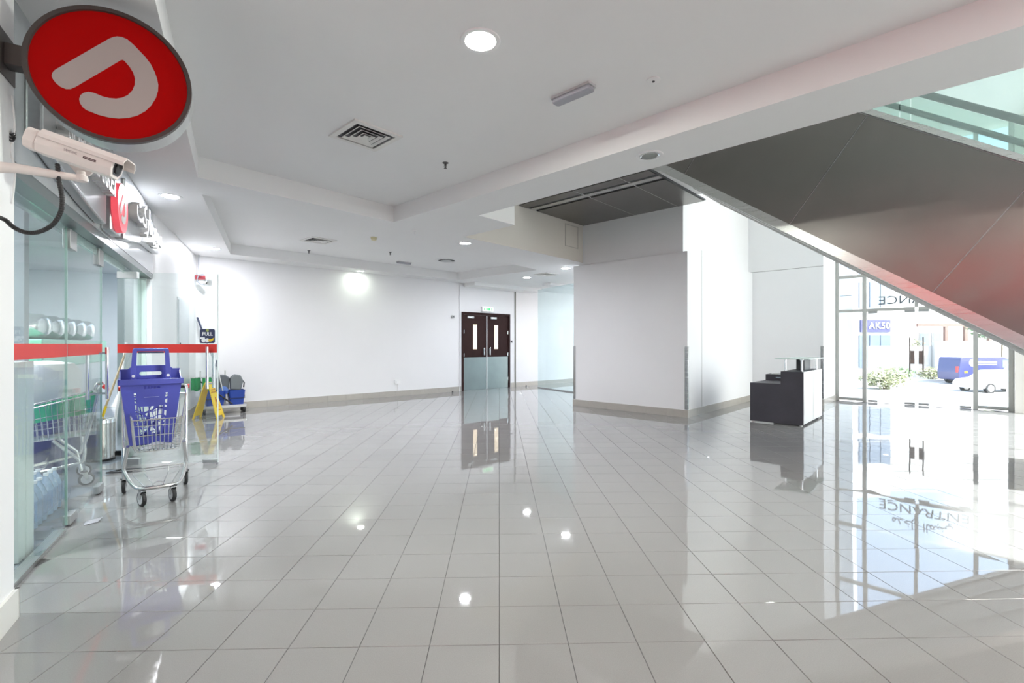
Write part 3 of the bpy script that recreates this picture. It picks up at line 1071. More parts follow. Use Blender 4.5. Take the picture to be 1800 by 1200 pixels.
# ---- round projecting sign
ps = thing('round_projecting_sign', 'large round red sign with white hook logo on a dark arm', 'sign', W(FS, 0.43, -0.3, 2.595))
FO = FS @ Matrix.Translation((0.43, -0.3, 2.595))    # x out, y away from the viewer, z up
RS = 0.318
P_(MB(FO).prism(circle(RS, 72), 0.0, 0.13, 'y'), 'drum', STEEL('sign_drum', (0.55, 0.56, 0.55), 0.3), ps, smooth=True)
mb = MB(FO)
n = 72
vs, fs = [], []
for i in range(n):
    ca, sa = math.cos(2 * math.pi * i / n), math.sin(2 * math.pi * i / n)
    for r, y in ((RS + 0.002, 0.012), (RS + 0.002, -0.014), (RS - 0.016, -0.014), (RS - 0.020, 0.0)):
        vs.append((r * ca, y, r * sa))
for i in range(n):
    j = (i + 1) % n
    for k in range(3):
        fs.append((i * 4 + k, j * 4 + k, j * 4 + k + 1, i * 4 + k + 1))
mb.add(vs, fs)
P_(mb, 'rim', BRONZE, ps, smooth=True)
P_(MB(FO).prism(circle(RS - 0.018, 72), -0.004, 0.0, 'y'), 'face', REDSIGN, ps)
HOOK_PX = [(455, 670), (462, 640), (485, 615), (520, 595), (960, 342), (995, 328), (1030, 322), (1075, 328), (1120, 348), (1180, 400), (1235, 458), (1280, 505), (1325, 565), (1358, 630), (1380, 690),
           (1391, 745), (1388, 800), (1370, 860), (1330, 925), (1280, 975), (1210, 1015), (1130, 1037), (1040, 1042), (960, 1034), (860, 1008), (760, 968), (725, 940), (703, 905), (697, 872),
           (708, 838), (735, 817), (780, 808), (830, 818), (900, 848), (960, 863), (1020, 868), (1075, 860), (1125, 837), (1165, 795), (1186, 745), (1188, 695), (1172, 640),
           (1140, 588), (1095, 536), (1080, 526), (1060, 530), (660, 766), (620, 783), (580, 783), (530, 762), (490, 728), (465, 695)]
def hook_plane():
    """The hook's outline measured on the sign's face, in metres from the centre of the disc."""
    out = []
    for px, py in HOOK_PX:
        d = Vector(((px / 5.0 - 900) / 840.0, 1.0, (605 - py / 5.0) / 840.0))
        inv = FO.inverted()
        o = inv @ Vector((0, 0, 1.296))
        e = inv.to_3x3() @ d
        t = (-0.004 - o.y) / e.y
        q = o + e * t
        out.append((q.x, q.z))
    return out
HOOK = hook_plane()
P_(MB(FO).prism(HOOK, -0.0065, -0.003, 'y'), 'hook_logo', WHSIGN, ps)
P_(MB(FO).box(-0.42, -RS + 0.03, 0.02, 0.10, -0.035, 0.06), 'arm', BRONZE, ps, bevel=0.004)
P_(MB(FO).box(-0.40, -0.385, -0.03, 0.15, -0.09, 0.11), 'wall_plate', BRONZE, ps)

# ---- fascia sign: steel lens, second round logo, letters
fsg = thing('fascia_sign', 'brushed steel fascia sign with chrome letters and round red logo', 'sign', W(FS, 0.03, 2.0, 2.2))
top, bot = [], []
for i in range(25):
    p = 0.12 + (4.30 - 0.12) * i / 24
    t = i / 24
    bot.append((p, 2.36 - 0.14 * math.sin(math.pi * min(1, t * 1.3)) + 0.16 * max(0, t - 0.45)))
    top.append((p, 2.74 + 0.06 * math.sin(math.pi * t)))
poly = bot + top[::-1]
for (p0, p1) in ((0.12, 1.55), (1.56, 2.15), (2.16, 4.30)):
    sel_b = [q for q in bot if p0 - 0.01 <= q[0] <= p1 + 0.01]
    sel_t = [q for q in top if p0 - 0.01 <= q[0] <= p1 + 0.01]
    P_(MB(FS).prism(sel_b + sel_t[::-1], 0.0, 0.07, 'x'), 'steel_panel', STEEL('sign_steel', (0.50, 0.52, 0.53), 0.3, (1, 1, 30)), fsg, bevel=0.012)
P_(MB(FS).prism(circle(0.205, 48, 1.86, 2.44), 0.07, 0.115, 'x'), 'logo_disc', MAT('logo_red', (0.72, 0.08, 0.10), 0.35, emit=(0.9, 0.1, 0.14), estr=0.3), fsg)
hk = [(-x * 0.64 + 1.86, z * 0.64 + 2.44) for x, z in HOOK]
hk = [(x * 0.64 + 1.86, z * 0.64 + 2.44) for x, z in HOOK]
P_(MB(FS).prism(hk, 0.112, 0.119, 'x'), 'hook_logo', MAT('logo_white', (0.8, 0.78, 0.78), 0.4), fsg)
MT = FS @ Matrix.Translation((0.10, 0.92, 2.53)) @ Matrix.Rotation(R(90), 4, 'Z')
for body, p, w, z, h, mt in (('SUPERMARKET', 0.92, 1.22, 2.52, 0.24, MAT('bright_letter', (0.80, 0.80, 0.80), 0.25, 0.4)), ('\ufe96\ufedb\u0631\ufe8e\ufee3\u0631\ufe91\u0648\ufeb3', 3.25, 1.7, 2.60, 0.34, WPRINT)):
    MT = FS @ Matrix.Translation((0.10, p, z)) @ Matrix.Rotation(R(90), 4, 'Z')
    lo = lettering(body, h, mt, None, MT, 0.03, 'letters', 0.004, width=w)
    lo.parent = fsg
    lo.matrix_parent_inverse = fsg.matrix_basis.inverted()

# ================================================================== DOUBLE EXIT DOOR IN THE FAR WALL
dd = tag(D.objects.new('door_5', None), 'dark wood double door with steel kick plates in the far wall', None, None, 'structure')
COL.objects.link(dd)
X0, X1 = 6.22, 8.0
XM = (X0 + X1) / 2
mb = MB(FF)
mb.box(X0, X0 + 0.06, -0.03, 0.12, 0, 2.2)
mb.box(X1 - 0.06, X1, -0.03, 0.12, 0, 2.2)
mb.box(X0 + 0.06, X1 - 0.06, -0.03, 0.12, 2.13, 2.2)
mb.build('door_frame', WOODD, dd, bevel=0.004)
for x0, x1, hx, wx, sg_ in ((X0 + 0.065, XM - 0.005, XM - 0.11, XM - 0.42, 1), (XM + 0.005, X1 - 0.065, XM + 0.10, XM + 0.36, -1)):
    lf = MB(FF).box(x0, x1, 0.0, 0.045, 0.003, 2.125).build('leaf', WOODD, dd)
    MB(FF).box(x0 + 0.005, x1 - 0.005, -0.004, 0.0, 0.004, 0.93).build('kick_plate', KICK, lf)
    MB(FF).box(wx - 0.07, wx + 0.07, -0.004, 0.0, 1.16, 1.86).build('vision_panel', WARMGLOW, lf)
    MB(FF).box(hx - 0.02, hx + 0.02, -0.045, -0.03, 0.98, 1.20).build('pull_handle', CHROME, lf, bevel=0.006)
    MB(FF).box(hx - 0.03, hx + 0.03, -0.03, 0.0, 1.0, 1.18).build('handle_plate', DKGREY, lf)
    MB(FF).box(x0 + 0.12, x0 + 0.34, -0.05, 0.0, 2.03, 2.09).build('door_closer', MAT('closer_silver', (0.7, 0.7, 0.7), 0.3, 0.6), lf, bevel=0.008)
    hxx = x0 + 0.004 if sg_ > 0 else x1 - 0.024
    for z in (0.22, 0.95, 1.6):
        MB(FF).box(hxx, hxx + 0.02, -0.012, 0.0, z, z + 0.10).build('hinge', CHROME, lf)
MB(FF).box(XM - 0.014, XM + 0.014, -0.012, 0.044, 0.004, 2.12).build('astragal', MAT('white_astragal', (0.8, 0.8, 0.8), 0.4), dd)

ex = thing('exit_sign', 'lit white and green emergency exit sign above the dark double door', 'exit sign', W(FF, XM - 0.1, -0.03, 2.32))
P_(MB(FF).box(XM - 0.22, XM + 0.20, -0.08, 0.0, 2.24, 2.38), 'housing', WPRINT, ex, bevel=0.01)
P_(MB(FF).box(XM - 0.20, XM + 0.18, -0.083, -0.08, 2.25, 2.37), 'face', SIGNGLOW, ex)
for i, (dx, w) in enumerate(((-0.14, 0.035), (-0.055, 0.05), (0.03, 0.06), (0.125, 0.03))):
    P_(MB(FF).box(XM + dx - w / 2, XM + dx + w / 2, -0.085, -0.083, 2.27, 2.35), 'pictogram', GREENGLOW, ex)

def wallbox(name, lab, cat, x, z, w, h, d, mat, M=FF):
    t = thing(name, lab, cat, W(M, x, 0, z))
    P_(MB(M).box(x - w / 2, x + w / 2, -d, 0, z - h / 2, z + h / 2), 'housing', mat, t, bevel=0.005)
    return t
t = wallbox('call_point', 'small grey call point on the wall left of the double door', 'call point', 5.92, 2.05, 0.07, 0.07, 0.05, GREYM)
P_(MB(FF).prism(circle(0.02, 16, 5.92, 2.05), -0.055, -0.05, 'y'), 'button', DKGREY, t)
t = wallbox('wall_socket', 'white wall socket low on the far wall', 'socket', 4.25, 0.36, 0.14, 0.10, 0.03, WPRINT)
P_(MB(FF).box(4.265, 4.285, -0.02, 0.0, 0.13, 0.31), 'cable_trunk', WPRINT, t)
P_(MB(FF).box(4.205, 4.215, -0.032, -0.03, 0.34, 0.38), 'socket_slot', GREYM, t)
t = wallbox('push_button', 'small dark push button right of the double door', 'button', 8.08, 1.38, 0.06, 0.06, 0.03, DKGREY)
P_(MB(FF).prism(circle(0.016, 14, 8.08, 1.38), -0.036, -0.03, 'y'), 'button', GREYM, t)
for (x, lab) in ((5.75, 'small black floor door stop left of the double door'), (8.45, 'small black floor door stop right of the double door')):
    t = thing('door_stop', lab, 'door stop', W(FF, x, -0.25, 0))
    MB().lathe([(0.028, 0), (0.028, 0.006), (0.018, 0.01), (0.02, 0.04), (0.014, 0.05)], n=14).build('rubber_buffer', BLACK, t, smooth=True)
    MB().lathe([(0.032, 0), (0.032, 0.005), (0.018, 0.006)], n=14).build('base_plate', CHROME, t)

# hose cabinet in the short white wall
hc = thing('hose_cabinet', 'flush grey metal cabinet door in the short white wall', 'cabinet', W(FL, 0.0, 2.0, 0.42))
P_(MB(FL).box(0.0, 0.012, 1.50, 2.50, 0.42, 2.05), 'cabinet_frame', MAT('cabinet_grey', (0.62, 0.65, 0.66), 0.4), hc)
P_(MB(FL).box(0.012, 0.022, 1.54, 2.46, 0.46, 2.01), 'cabinet_door', MAT('cabinet_door', (0.55, 0.58, 0.60), 0.3, 0.3), hc)
P_(MB(FL).box(0.022, 0.035, 1.60, 1.63, 1.2, 1.32), 'latch', DKGREY, hc)

# ================================================================== CEILING FIXTURES
def lamp_light(parent, loc, power, size, col):
    l = D.lights.new('lamp_light', 'AREA')
    l.shape = 'DISK'
    l.size = size
    l.energy = power
    l.color = col
    o = D.objects.new('lamp_light', l)
    COL.objects.link(o)
    o.parent = parent
    o.location = loc
    return o

def downlight(x, y, z, lab, power=45, r=0.085, mat=LAMPON, col=(0.91, 0.93, 1.0)):
    t = thing('ceiling_downlight', lab, 'ceiling light', (x, y, z), 0, 'round recessed downlights')
    MB().lathe([(r, -0.001), (r + 0.004, -0.006), (r + 0.03, -0.007), (r + 0.034, 0.0)], n=32, caps=False).build('bezel', WPRINT, t, smooth=True)
    MB().lathe([(0.0, -0.004), (r, -0.004)], n=32).build('lens', mat, t)
    lamp_light(t, (0, 0, -0.012), power, r * 2, col)
    return t

PWR = 33
downlight(-0.20, 3.03, ZC, 'large lit downlight in the near ceiling tray', PWR, 0.095, LAMPGREEN, (0.96, 1.0, 0.93))
downlight(-3.93, 5.50, ZS, 'lit downlight in the soffit above the shopfront', PWR)
downlight(-5.30, 8.50, ZS, 'lit downlight in the soffit near the far left corner', PWR * 0.45)
downlight(-3.52, 11.10, ZS, 'lit greenish downlight in front of the long far wall', PWR * 0.05, 0.075, LAMPDIM, (0.90, 1.0, 0.84))
downlight(-0.79, 8.05, ZS, 'lit downlight left of the beige bulkhead', PWR)
downlight(1.20, 10.70, ZS, 'lit downlight at the left edge of the white pillar', PWR * 0.6)
downlight(0.38, 12.20, ZS, 'lit downlight in the corridor near the double door', PWR * 0.6)
downlight(2.3, 13.9, ZS, 'added downlight brightening the corridor behind the teal glass partition', PWR * 0.3)  # unseen lamp added to brighten the space beyond the glass
# lamps of the same tray that lie outside the picture
downlight(3.2, 0.6, ZC, 'lit downlight in the tray to the right of the viewpoint', PWR, 0.095, LAMPGREEN, (0.96, 1.0, 0.93))
downlight(2.2, -2.6, ZC, 'lit downlight in the tray behind the viewpoint', PWR, 0.095, LAMPGREEN, (0.96, 1.0, 0.93))
downlight(6.8, -2.4, ZC, 'lit downlight far behind and right of the viewpoint', PWR, 0.095, LAMPGREEN, (0.96, 1.0, 0.93))

# unlit chrome downlight in the beam
t = thing('ceiling_downlight', 'unlit chrome downlight in the underside of the beam', 'ceiling light', (1.242, 4.311, ZS), 0, 'round recessed downlights')
MB().lathe([(0.085, -0.002), (0.09, -0.008), (0.115, -0.008), (0.12, 0.0)], n=32, caps=False).build('bezel', WPRINT, t, smooth=True)
MB().lathe([(0.088, -0.007), (0.05, -0.004), (0.0, -0.003)], n=32, caps=False).build('reflector', MAT('dark_reflector', (0.22, 0.24, 0.22), 0.3), t, smooth=True)
MB().lathe([(0.086, -0.008), (0.080, -0.012), (0.070, -0.007)], n=32, caps=False).build('trim_ring', CHROME, t, smooth=True)

def diffuser(x, y, z, rot, s, lab):
    t = thing('air_diffuser', lab, 'air vent', (x, y, z), rot, 'square ceiling air diffusers')
    def ring(name, ro, ri, z0, z1, mat):
        pts, tris = fill_holes([(-ro, -ro), (ro, -ro), (ro, ro), (-ro, ro)], [[(-ri, -ri), (-ri, ri), (ri, ri), (ri, -ri)]])
        m = MB()
        m.add([(px, py, z0) for px, py in pts], tris)
        for r_, za, zb in ((ro, z0, 0.0), (ri, z0, z1)):
            c4 = [(-r_, -r_), (r_, -r_), (r_, r_), (-r_, r_)]
            for i in range(4):
                a, b = c4[i], c4[(i + 1) % 4]
                m.add([(*a, za), (*b, za), (*b, zb), (*a, zb)], [(0, 1, 2, 3)])
        return m.build(name, mat, t)
    vm = MAT('vent_white', (0.76, 0.75, 0.72), 0.5, var=0.04)
    ring('flange', s, s * 0.80, -0.016, -0.002, vm)
    MB().box(-s * 0.8, s * 0.8, -s * 0.8, s * 0.8, -0.0035, -0.0015).build('dark_throat', DKGREY, t)
    for k in (0.66, 0.46, 0.26):
        # sloping vane frames
        m = MB()
        ro, ri = s * k, s * (k - 0.10)
        c1 = [(-ro, -ro), (ro, -ro), (ro, ro), (-ro, ro)]
        c2 = [(-ri, -ri), (ri, -ri), (ri, ri), (-ri, ri)]
        for i in range(4):
            a, b = c1[i], c1[(i + 1) % 4]
            c_, d_ = c2[(i + 1) % 4], c2[i]
            m.add([(*a, -0.020), (*b, -0.020), (*c_, -0.006), (*d_, -0.006)], [(0, 1, 2, 3)])
            m.add([(*a, -0.020), (*b, -0.020), (*b, -0.016), (*a, -0.016)], [(0, 1, 2, 3)])
        m.build('vane', vm, t)
    MB().box(-s * 0.10, s * 0.10, -s * 0.10, s * 0.10, -0.016, -0.012).build('centre_plate', vm, t)
    return t
BR = math.atan2(-0.6845, 0.729)
diffuser(-1.347, 4.404, ZC, BR, 0.24, 'square air diffuser in the near ceiling tray')
diffuser(-3.54, 8.74, 3.20, BR, 0.24, 'square air diffuser at the left of the far ceiling tray')
diffuser(0.83, 11.64, ZS, BR, 0.22, 'square air diffuser in the corridor ceiling')
t = thing('round_diffuser', 'stained round air diffuser in the far ceiling tray', 'air vent', (-1.479, 10.8, 3.20))
MB().lathe([(0.26, 0.0), (0.26, -0.01), (0.20, -0.02), (0.19, -0.012)], n=32, caps=False).build('flange', WHITE, t, smooth=True)
MB().lathe([(0.15, -0.025), (0.10, -0.012), (0.0, -0.01)], n=28).build('cone', GREYM, t, smooth=True)
MB().lathe([(0.19, -0.004), (0.0, -0.004)], n=28).build('dark_throat', DKGREY, t)

def sprinkler(x, y, z, lab, mat):
    t = thing('sprinkler_head', lab, 'sprinkler', (x, y, z), 0, 'fire sprinklers')
    MB().lathe([(0.032, 0.0), (0.032, -0.004), (0.022, -0.010), (0.01, -0.012)], n=20).build('escutcheon', mat, t, smooth=True)
    MB().lathe([(0.011, -0.012), (0.011, -0.03), (0.006, -0.034), (0.006, -0.052)], n=12).build('body', mat, t, smooth=True)
    m = MB()
    for s_ in (-1, 1):
        m.tube([(s_ * 0.009, 0, -0.025), (s_ * 0.013, 0, -0.04), (0, 0, -0.058)], 0.0025, 6)
    m.build('yoke_arm', mat, t)
    MB().lathe([(0.016, -0.058), (0.016, -0.061), (0.0, -0.061)], n=14).build('deflector', mat, t)
    return t
SPR = MAT('sprinkler_metal', (0.13, 0.13, 0.13), 0.4, 0.7)
sprinkler(-0.706, 5.066, ZC, 'dark fire sprinkler in the near ceiling tray', SPR)
sprinkler(-4.12, 9.69, 3.20, 'dark fire sprinkler at the left of the far ceiling tray', SPR)
sprinkler(-2.515, 9.87, 3.20, 'dark fire sprinkler in the middle of the far ceiling tray', SPR)
sprinkler(-1.45, 7.16, ZS, 'white fire sprinkler in the strip between the ceiling trays', WPRINT)

t = thing('smoke_detector', 'yellowed round smoke detector in the far ceiling tray', 'smoke detector', (-2.46, 8.507, 3.20))
OLD = MAT('yellowed_plastic', (0.66, 0.60, 0.38), 0.5)
MB().lathe([(0.055, 0.0), (0.055, -0.02), (0.048, -0.028)], n=24).build('base_ring', OLD, t, smooth=True)
MB().lathe([(0.048, -0.026), (0.046, -0.045), (0.030, -0.055), (0.0, -0.057)], n=24).build('dome', OLD, t, smooth=True)
t = thing('ceiling_sensor', 'flat round sensor cover in the near ceiling tray', 'sensor', (1.03, 3.48, ZC))
MB().lathe([(0.05, 0.0), (0.05, -0.006), (0.035, -0.009), (0.0, -0.009)], n=24).build('cover', CEIL, t, smooth=True)
MB().lathe([(0.010, -0.009), (0.010, -0.014), (0.0, -0.015)], n=12).build('eye', DKGREY, t, smooth=True)

def emergency(x, y, z, rot, lab):
    t = thing('emergency_light', lab, 'emergency light', (x, y, z), rot, 'ceiling emergency lights')
    MB().prism(rrect(0.36, 0.10, 0.012), -0.016, 0.0).build('base', MAT('emergency_base', (0.6, 0.6, 0.6), 0.5), t)
    MB().prism(rrect(0.352, 0.092, 0.03), -0.048, -0.014).build('diffuser_cover', MAT('grey_diffuser', (0.36, 0.36, 0.40), 0.35, var=0.08, scale=60), t, bevel=0.012)
    return t
emergency(0.463, 3.64, ZC, math.atan2(0.41, 0.22) - R(104), 'grey emergency light in the near ceiling tray')
emergency(-2.50, 11.05, 3.20, 0.75, 'grey emergency light in the far ceiling tray')

# lamps inside the shop
for k, (q, p) in enumerate(((-1.6, 0.5), (-1.6, 3.6), (-2.4, 6.6), (-4.5, 2.0))):
    x, y, z = W(FS, q, p, 2.75)
    t = thing('shop_ceiling_light', ('lit ceiling lamp just inside the fixed shop glass', 'lit ceiling lamp inside the shop doorway', 'lit ceiling lamp above the mint counter', 'lit ceiling lamp deep in the shop')[k], 'ceiling light', (x, y, z), 0, 'lamps inside the shop')
    MB().prism(rrect(0.5, 0.12, 0.02), -0.03, 0.0).build('housing', WPRINT, t)
    MB().prism(rrect(0.46, 0.09, 0.02), -0.034, -0.03).build('lens', LAMPON, t)
    lamp_light(t, (0, 0, -0.05), 42, 0.3, (0.93, 0.97, 1.0))

# ================================================================== SECURITY CAMERAS
def housing_camera(loc, direction, s, lab, big=True):
    d = Vector(direction).normalized()
    q = d.to_track_quat('X', 'Z')
    t = thing('security_camera', lab, 'camera', loc)
    t.rotation_mode = 'QUATERNION'
    t.rotation_quaternion = q
    L_ = 0.31 * s
    h, w = 0.044 * s, 0.046 * s
    body = [(-w, -h * 0.35), (-w * 0.62, -h), (w * 0.62, -h), (w, -h * 0.35), (w, h * 0.55), (w * 0.7, h), (-w * 0.7, h), (-w, h * 0.55)]
    MB().prism([(a, b) for a, b in body], -L_ * 0.36, L_ * 0.5, 'x').build('shell', CREAMCAM, t, bevel=0.003 * s)
    MB().prism([(a * 0.93, b * 0.93) for a, b in body], -L_ * 0.5, -L_ * 0.365, 'x').build('rear_cap', CREAMCAM, t, bevel=0.006 * s)
    hood = [(-w * 1.04, h * 0.28), (-w * 1.12, h * 0.28), (-w * 1.12, h * 0.62), (-w * 0.76, h * 1.12), (w * 0.76, h * 1.12), (w * 1.12, h * 0.62), (w * 1.12, h * 0.28), (w * 1.04, h * 0.28), (w * 1.04, h * 0.58), (w * 0.72, h * 1.03), (-w * 0.72, h * 1.03), (-w * 1.04, h * 0.58)]
    MB().prism(hood, -L_ * 0.34, L_ * 0.62, 'x').build('sun_hood', CREAMCAM, t)
    MB().prism([(a * 0.68, b * 0.68) for a, b in body], L_ * 0.5, L_ * 0.506, 'x').build('lens_window', LENSG, t)
    MB().lathe([(0.022 * s, 0), (0.022 * s, 0.004 * s), (0.014 * s, 0.005 * s)], (L_ * 0.506, 0, 0), 20, 'x').build('lens', BLACK, t)
    return t, L_, h, w
cr, cf = Vector((-1.952, 1.925, 2.128)), Vector((-1.655, 2.015, 2.032))
cc = (cr + cf) / 2
t, L_, h_, w_ = housing_camera(cc, cf - cr, 1.0, 'pinkish white box security camera on a bracket below the round sign')
ML = Matrix.Translation((0.01, -w_ - 0.0005, -0.004))
lettering('SAMSUNG', 0.014, MAT('faint_print', (0.35, 0.28, 0.28), 0.6), t, ML, 0.0004, 'brand_print', width=0.045)
MB().box(0.055, 0.10, -w_ - 0.001, -w_, -0.012, -0.003).build('dark_label', MAT('maroon_label', (0.05, 0.012, 0.015), 0.4), t)
MB().box(0.06, 0.095, -w_ - 0.0014, -w_ - 0.001, -0.0085, -0.0065).build('label_print', MAT('label_print', (0.6, 0.5, 0.5), 0.5), t)
br = thing('camera_bracket', 'cream wall bracket arm carrying the near security camera', 'bracket', W(FS, 0.055, -0.74, 1.98))
mb = MB()
pw = Vector(W(FS, 0.055, -0.74, 1.955))
tip = Vector((-1.83, 2.03, 2.0))
mb.tube([pw, pw.lerp(tip, 0.45) + Vector((0, 0, 0.012)), tip], [0.028, 0.019, 0.015], 12)
P_(mb, 'arm', CREAMCAM, br, smooth=True)
mb = MB()
mb.lathe([(0.022, -0.012), (0.024, 0.0), (0.022, 0.012), (0.014, 0.016), (0.014, 0.03)], tuple(tip), 16)
P_(mb, 'swivel', CREAMCAM, br, smooth=True)
mb = MB()
mb.add([tuple(tip + Vector(v)) for v in ((-0.05, -0.015, 0.065), (0.03, 0.03, 0.045), (0.015, 0.02, 0.02), (-0.02, 0.0, 0.02), (-0.055, -0.005, 0.065), (0.025, 0.04, 0.045), (0.01, 0.03, 0.02), (-0.025, 0.01, 0.02))],
       [(0, 1, 2, 3), (7, 6, 5, 4), (0, 4, 5, 1), (1, 5, 6, 2), (2, 6, 7, 3), (3, 7, 4, 0)])
P_(mb, 'cradle', CREAMCAM, br)
P_(MB(FS).prism(rrect(0.09, 0.12, 0.01, cx=-0.74, cy=1.955), 0.041, 0.055, 'x'), 'wall_plate', CREAMCAM, br)
# ribbed conduit loop
cpts = [(101, 288), (104, 318), (109, 345), (108, 368), (97, 390), (80, 403), (60, 409), (40, 407), (22, 398), (8, 386), (-24, 374)]
ctr = []
for (px, py) in cpts:
    Y = 1.97 if px > 0 else 1.90
    ctr.append(Vector(((px - 900) * Y / 840, Y, 1.296 + (605 - py) * Y / 840)))
def catmull(P, n=8):
    out = []
    for i in range(len(P) - 1):
        p0, p1, p2, p3 = P[max(i - 1, 0)], P[i], P[i + 1], P[min(i + 2, len(P) - 1)]
        for k in range(n):
            t_ = k / n
            out.append(0.5 * ((2 * p1) + (-p0 + p2) * t_ + (2 * p0 - 5 * p1 + 4 * p2 - p3) * t_ ** 2 + (-p0 + 3 * p1 - 3 * p2 + p3) * t_ ** 3))
    out.append(P[-1])
    return out
cp = catmull(ctr, 12)
tag(MB().tube(cp, [0.0092 if i % 2 else 0.0078 for i in range(len(cp))], 10).build('cable_conduit', BLACK), 'black ribbed cable conduit looping below the near security camera', 'cable')
# loose wires on the pier edge
wl = [Vector(W(FS, 0.045, -0.19, z)) for z in (2.45, 2.3, 2.2, 2.1, 1.95)]
wl[1] += Vector((0.012, 0, 0)); wl[2] += Vector((-0.006, 0, 0)); wl[3] += Vector((0.014, 0, 0))
tag(MB().tube(catmull(wl, 6), 0.004, 6).build('loose_cable', WPRINT), 'thin white cable running down the near pier', 'cable')
mb = MB()
for k in range(3):
    mb.tube([(wl[2].x + 0.016 * math.cos(a_), wl[2].y + 0.012 * math.sin(a_), wl[2].z + 0.05 + 0.014 * k + 0.012 * math.sin(2 * a_)) for a_ in [2 * math.pi * i / 12 for i in range(12)]], 0.0045, 6, closed=True)
tag(mb.build('cable_tie', BLACK), 'knot of black cable ties on the near pier', 'cable tie')

# small camera in the far corner with its red plate
t2, L2, h2, w2_ = housing_camera((-5.87, 9.08, 2.47), (0.85, -0.25, -0.15), 0.55, 'small white security camera in the far left corner')
t = thing('camera_plate', 'red and grey label plate behind the small corner camera', 'plate', (-5.92, 9.13, 2.50))
PL = frame(-5.93, 9.14, (0.9, 0.2))
MBp = MB(PL)
P_(MB(PL).box(-0.15, 0.18, -0.008, 0.0, 2.53, 2.62), 'backing', MAT('plate_grey', (0.42, 0.40, 0.37), 0.5), t)
P_(MB(PL).box(-0.11, 0.06, -0.012, -0.008, 2.535, 2.615), 'red_label', MAT('plate_red', (0.42, 0.03, 0.05), 0.5), t)
mb = MB()
cx, cy = -5.90, 9.07
mb.tube(catmull([Vector((cx - 0.07, cy + 0.04, 3.0)), Vector((cx - 0.06, cy + 0.02, 2.8)), Vector((cx - 0.03, cy, 2.62)), Vector((cx + 0.09, cy, 2.60)), Vector((cx + 0.11, cy, 2.50)), Vector((cx + 0.02, cy, 2.43)), Vector((cx - 0.07, cy, 2.50)), Vector((cx - 0.05, cy, 2.60)), Vector((cx + 0.05, cy, 2.63))], 6), 0.009, 6)
tag(mb.build('coiled_cable', MAT('grey_cable', (0.35, 0.36, 0.42), 0.5), smooth=True), 'grey cable dropping from the ceiling and coiling at the corner camera', 'cable')

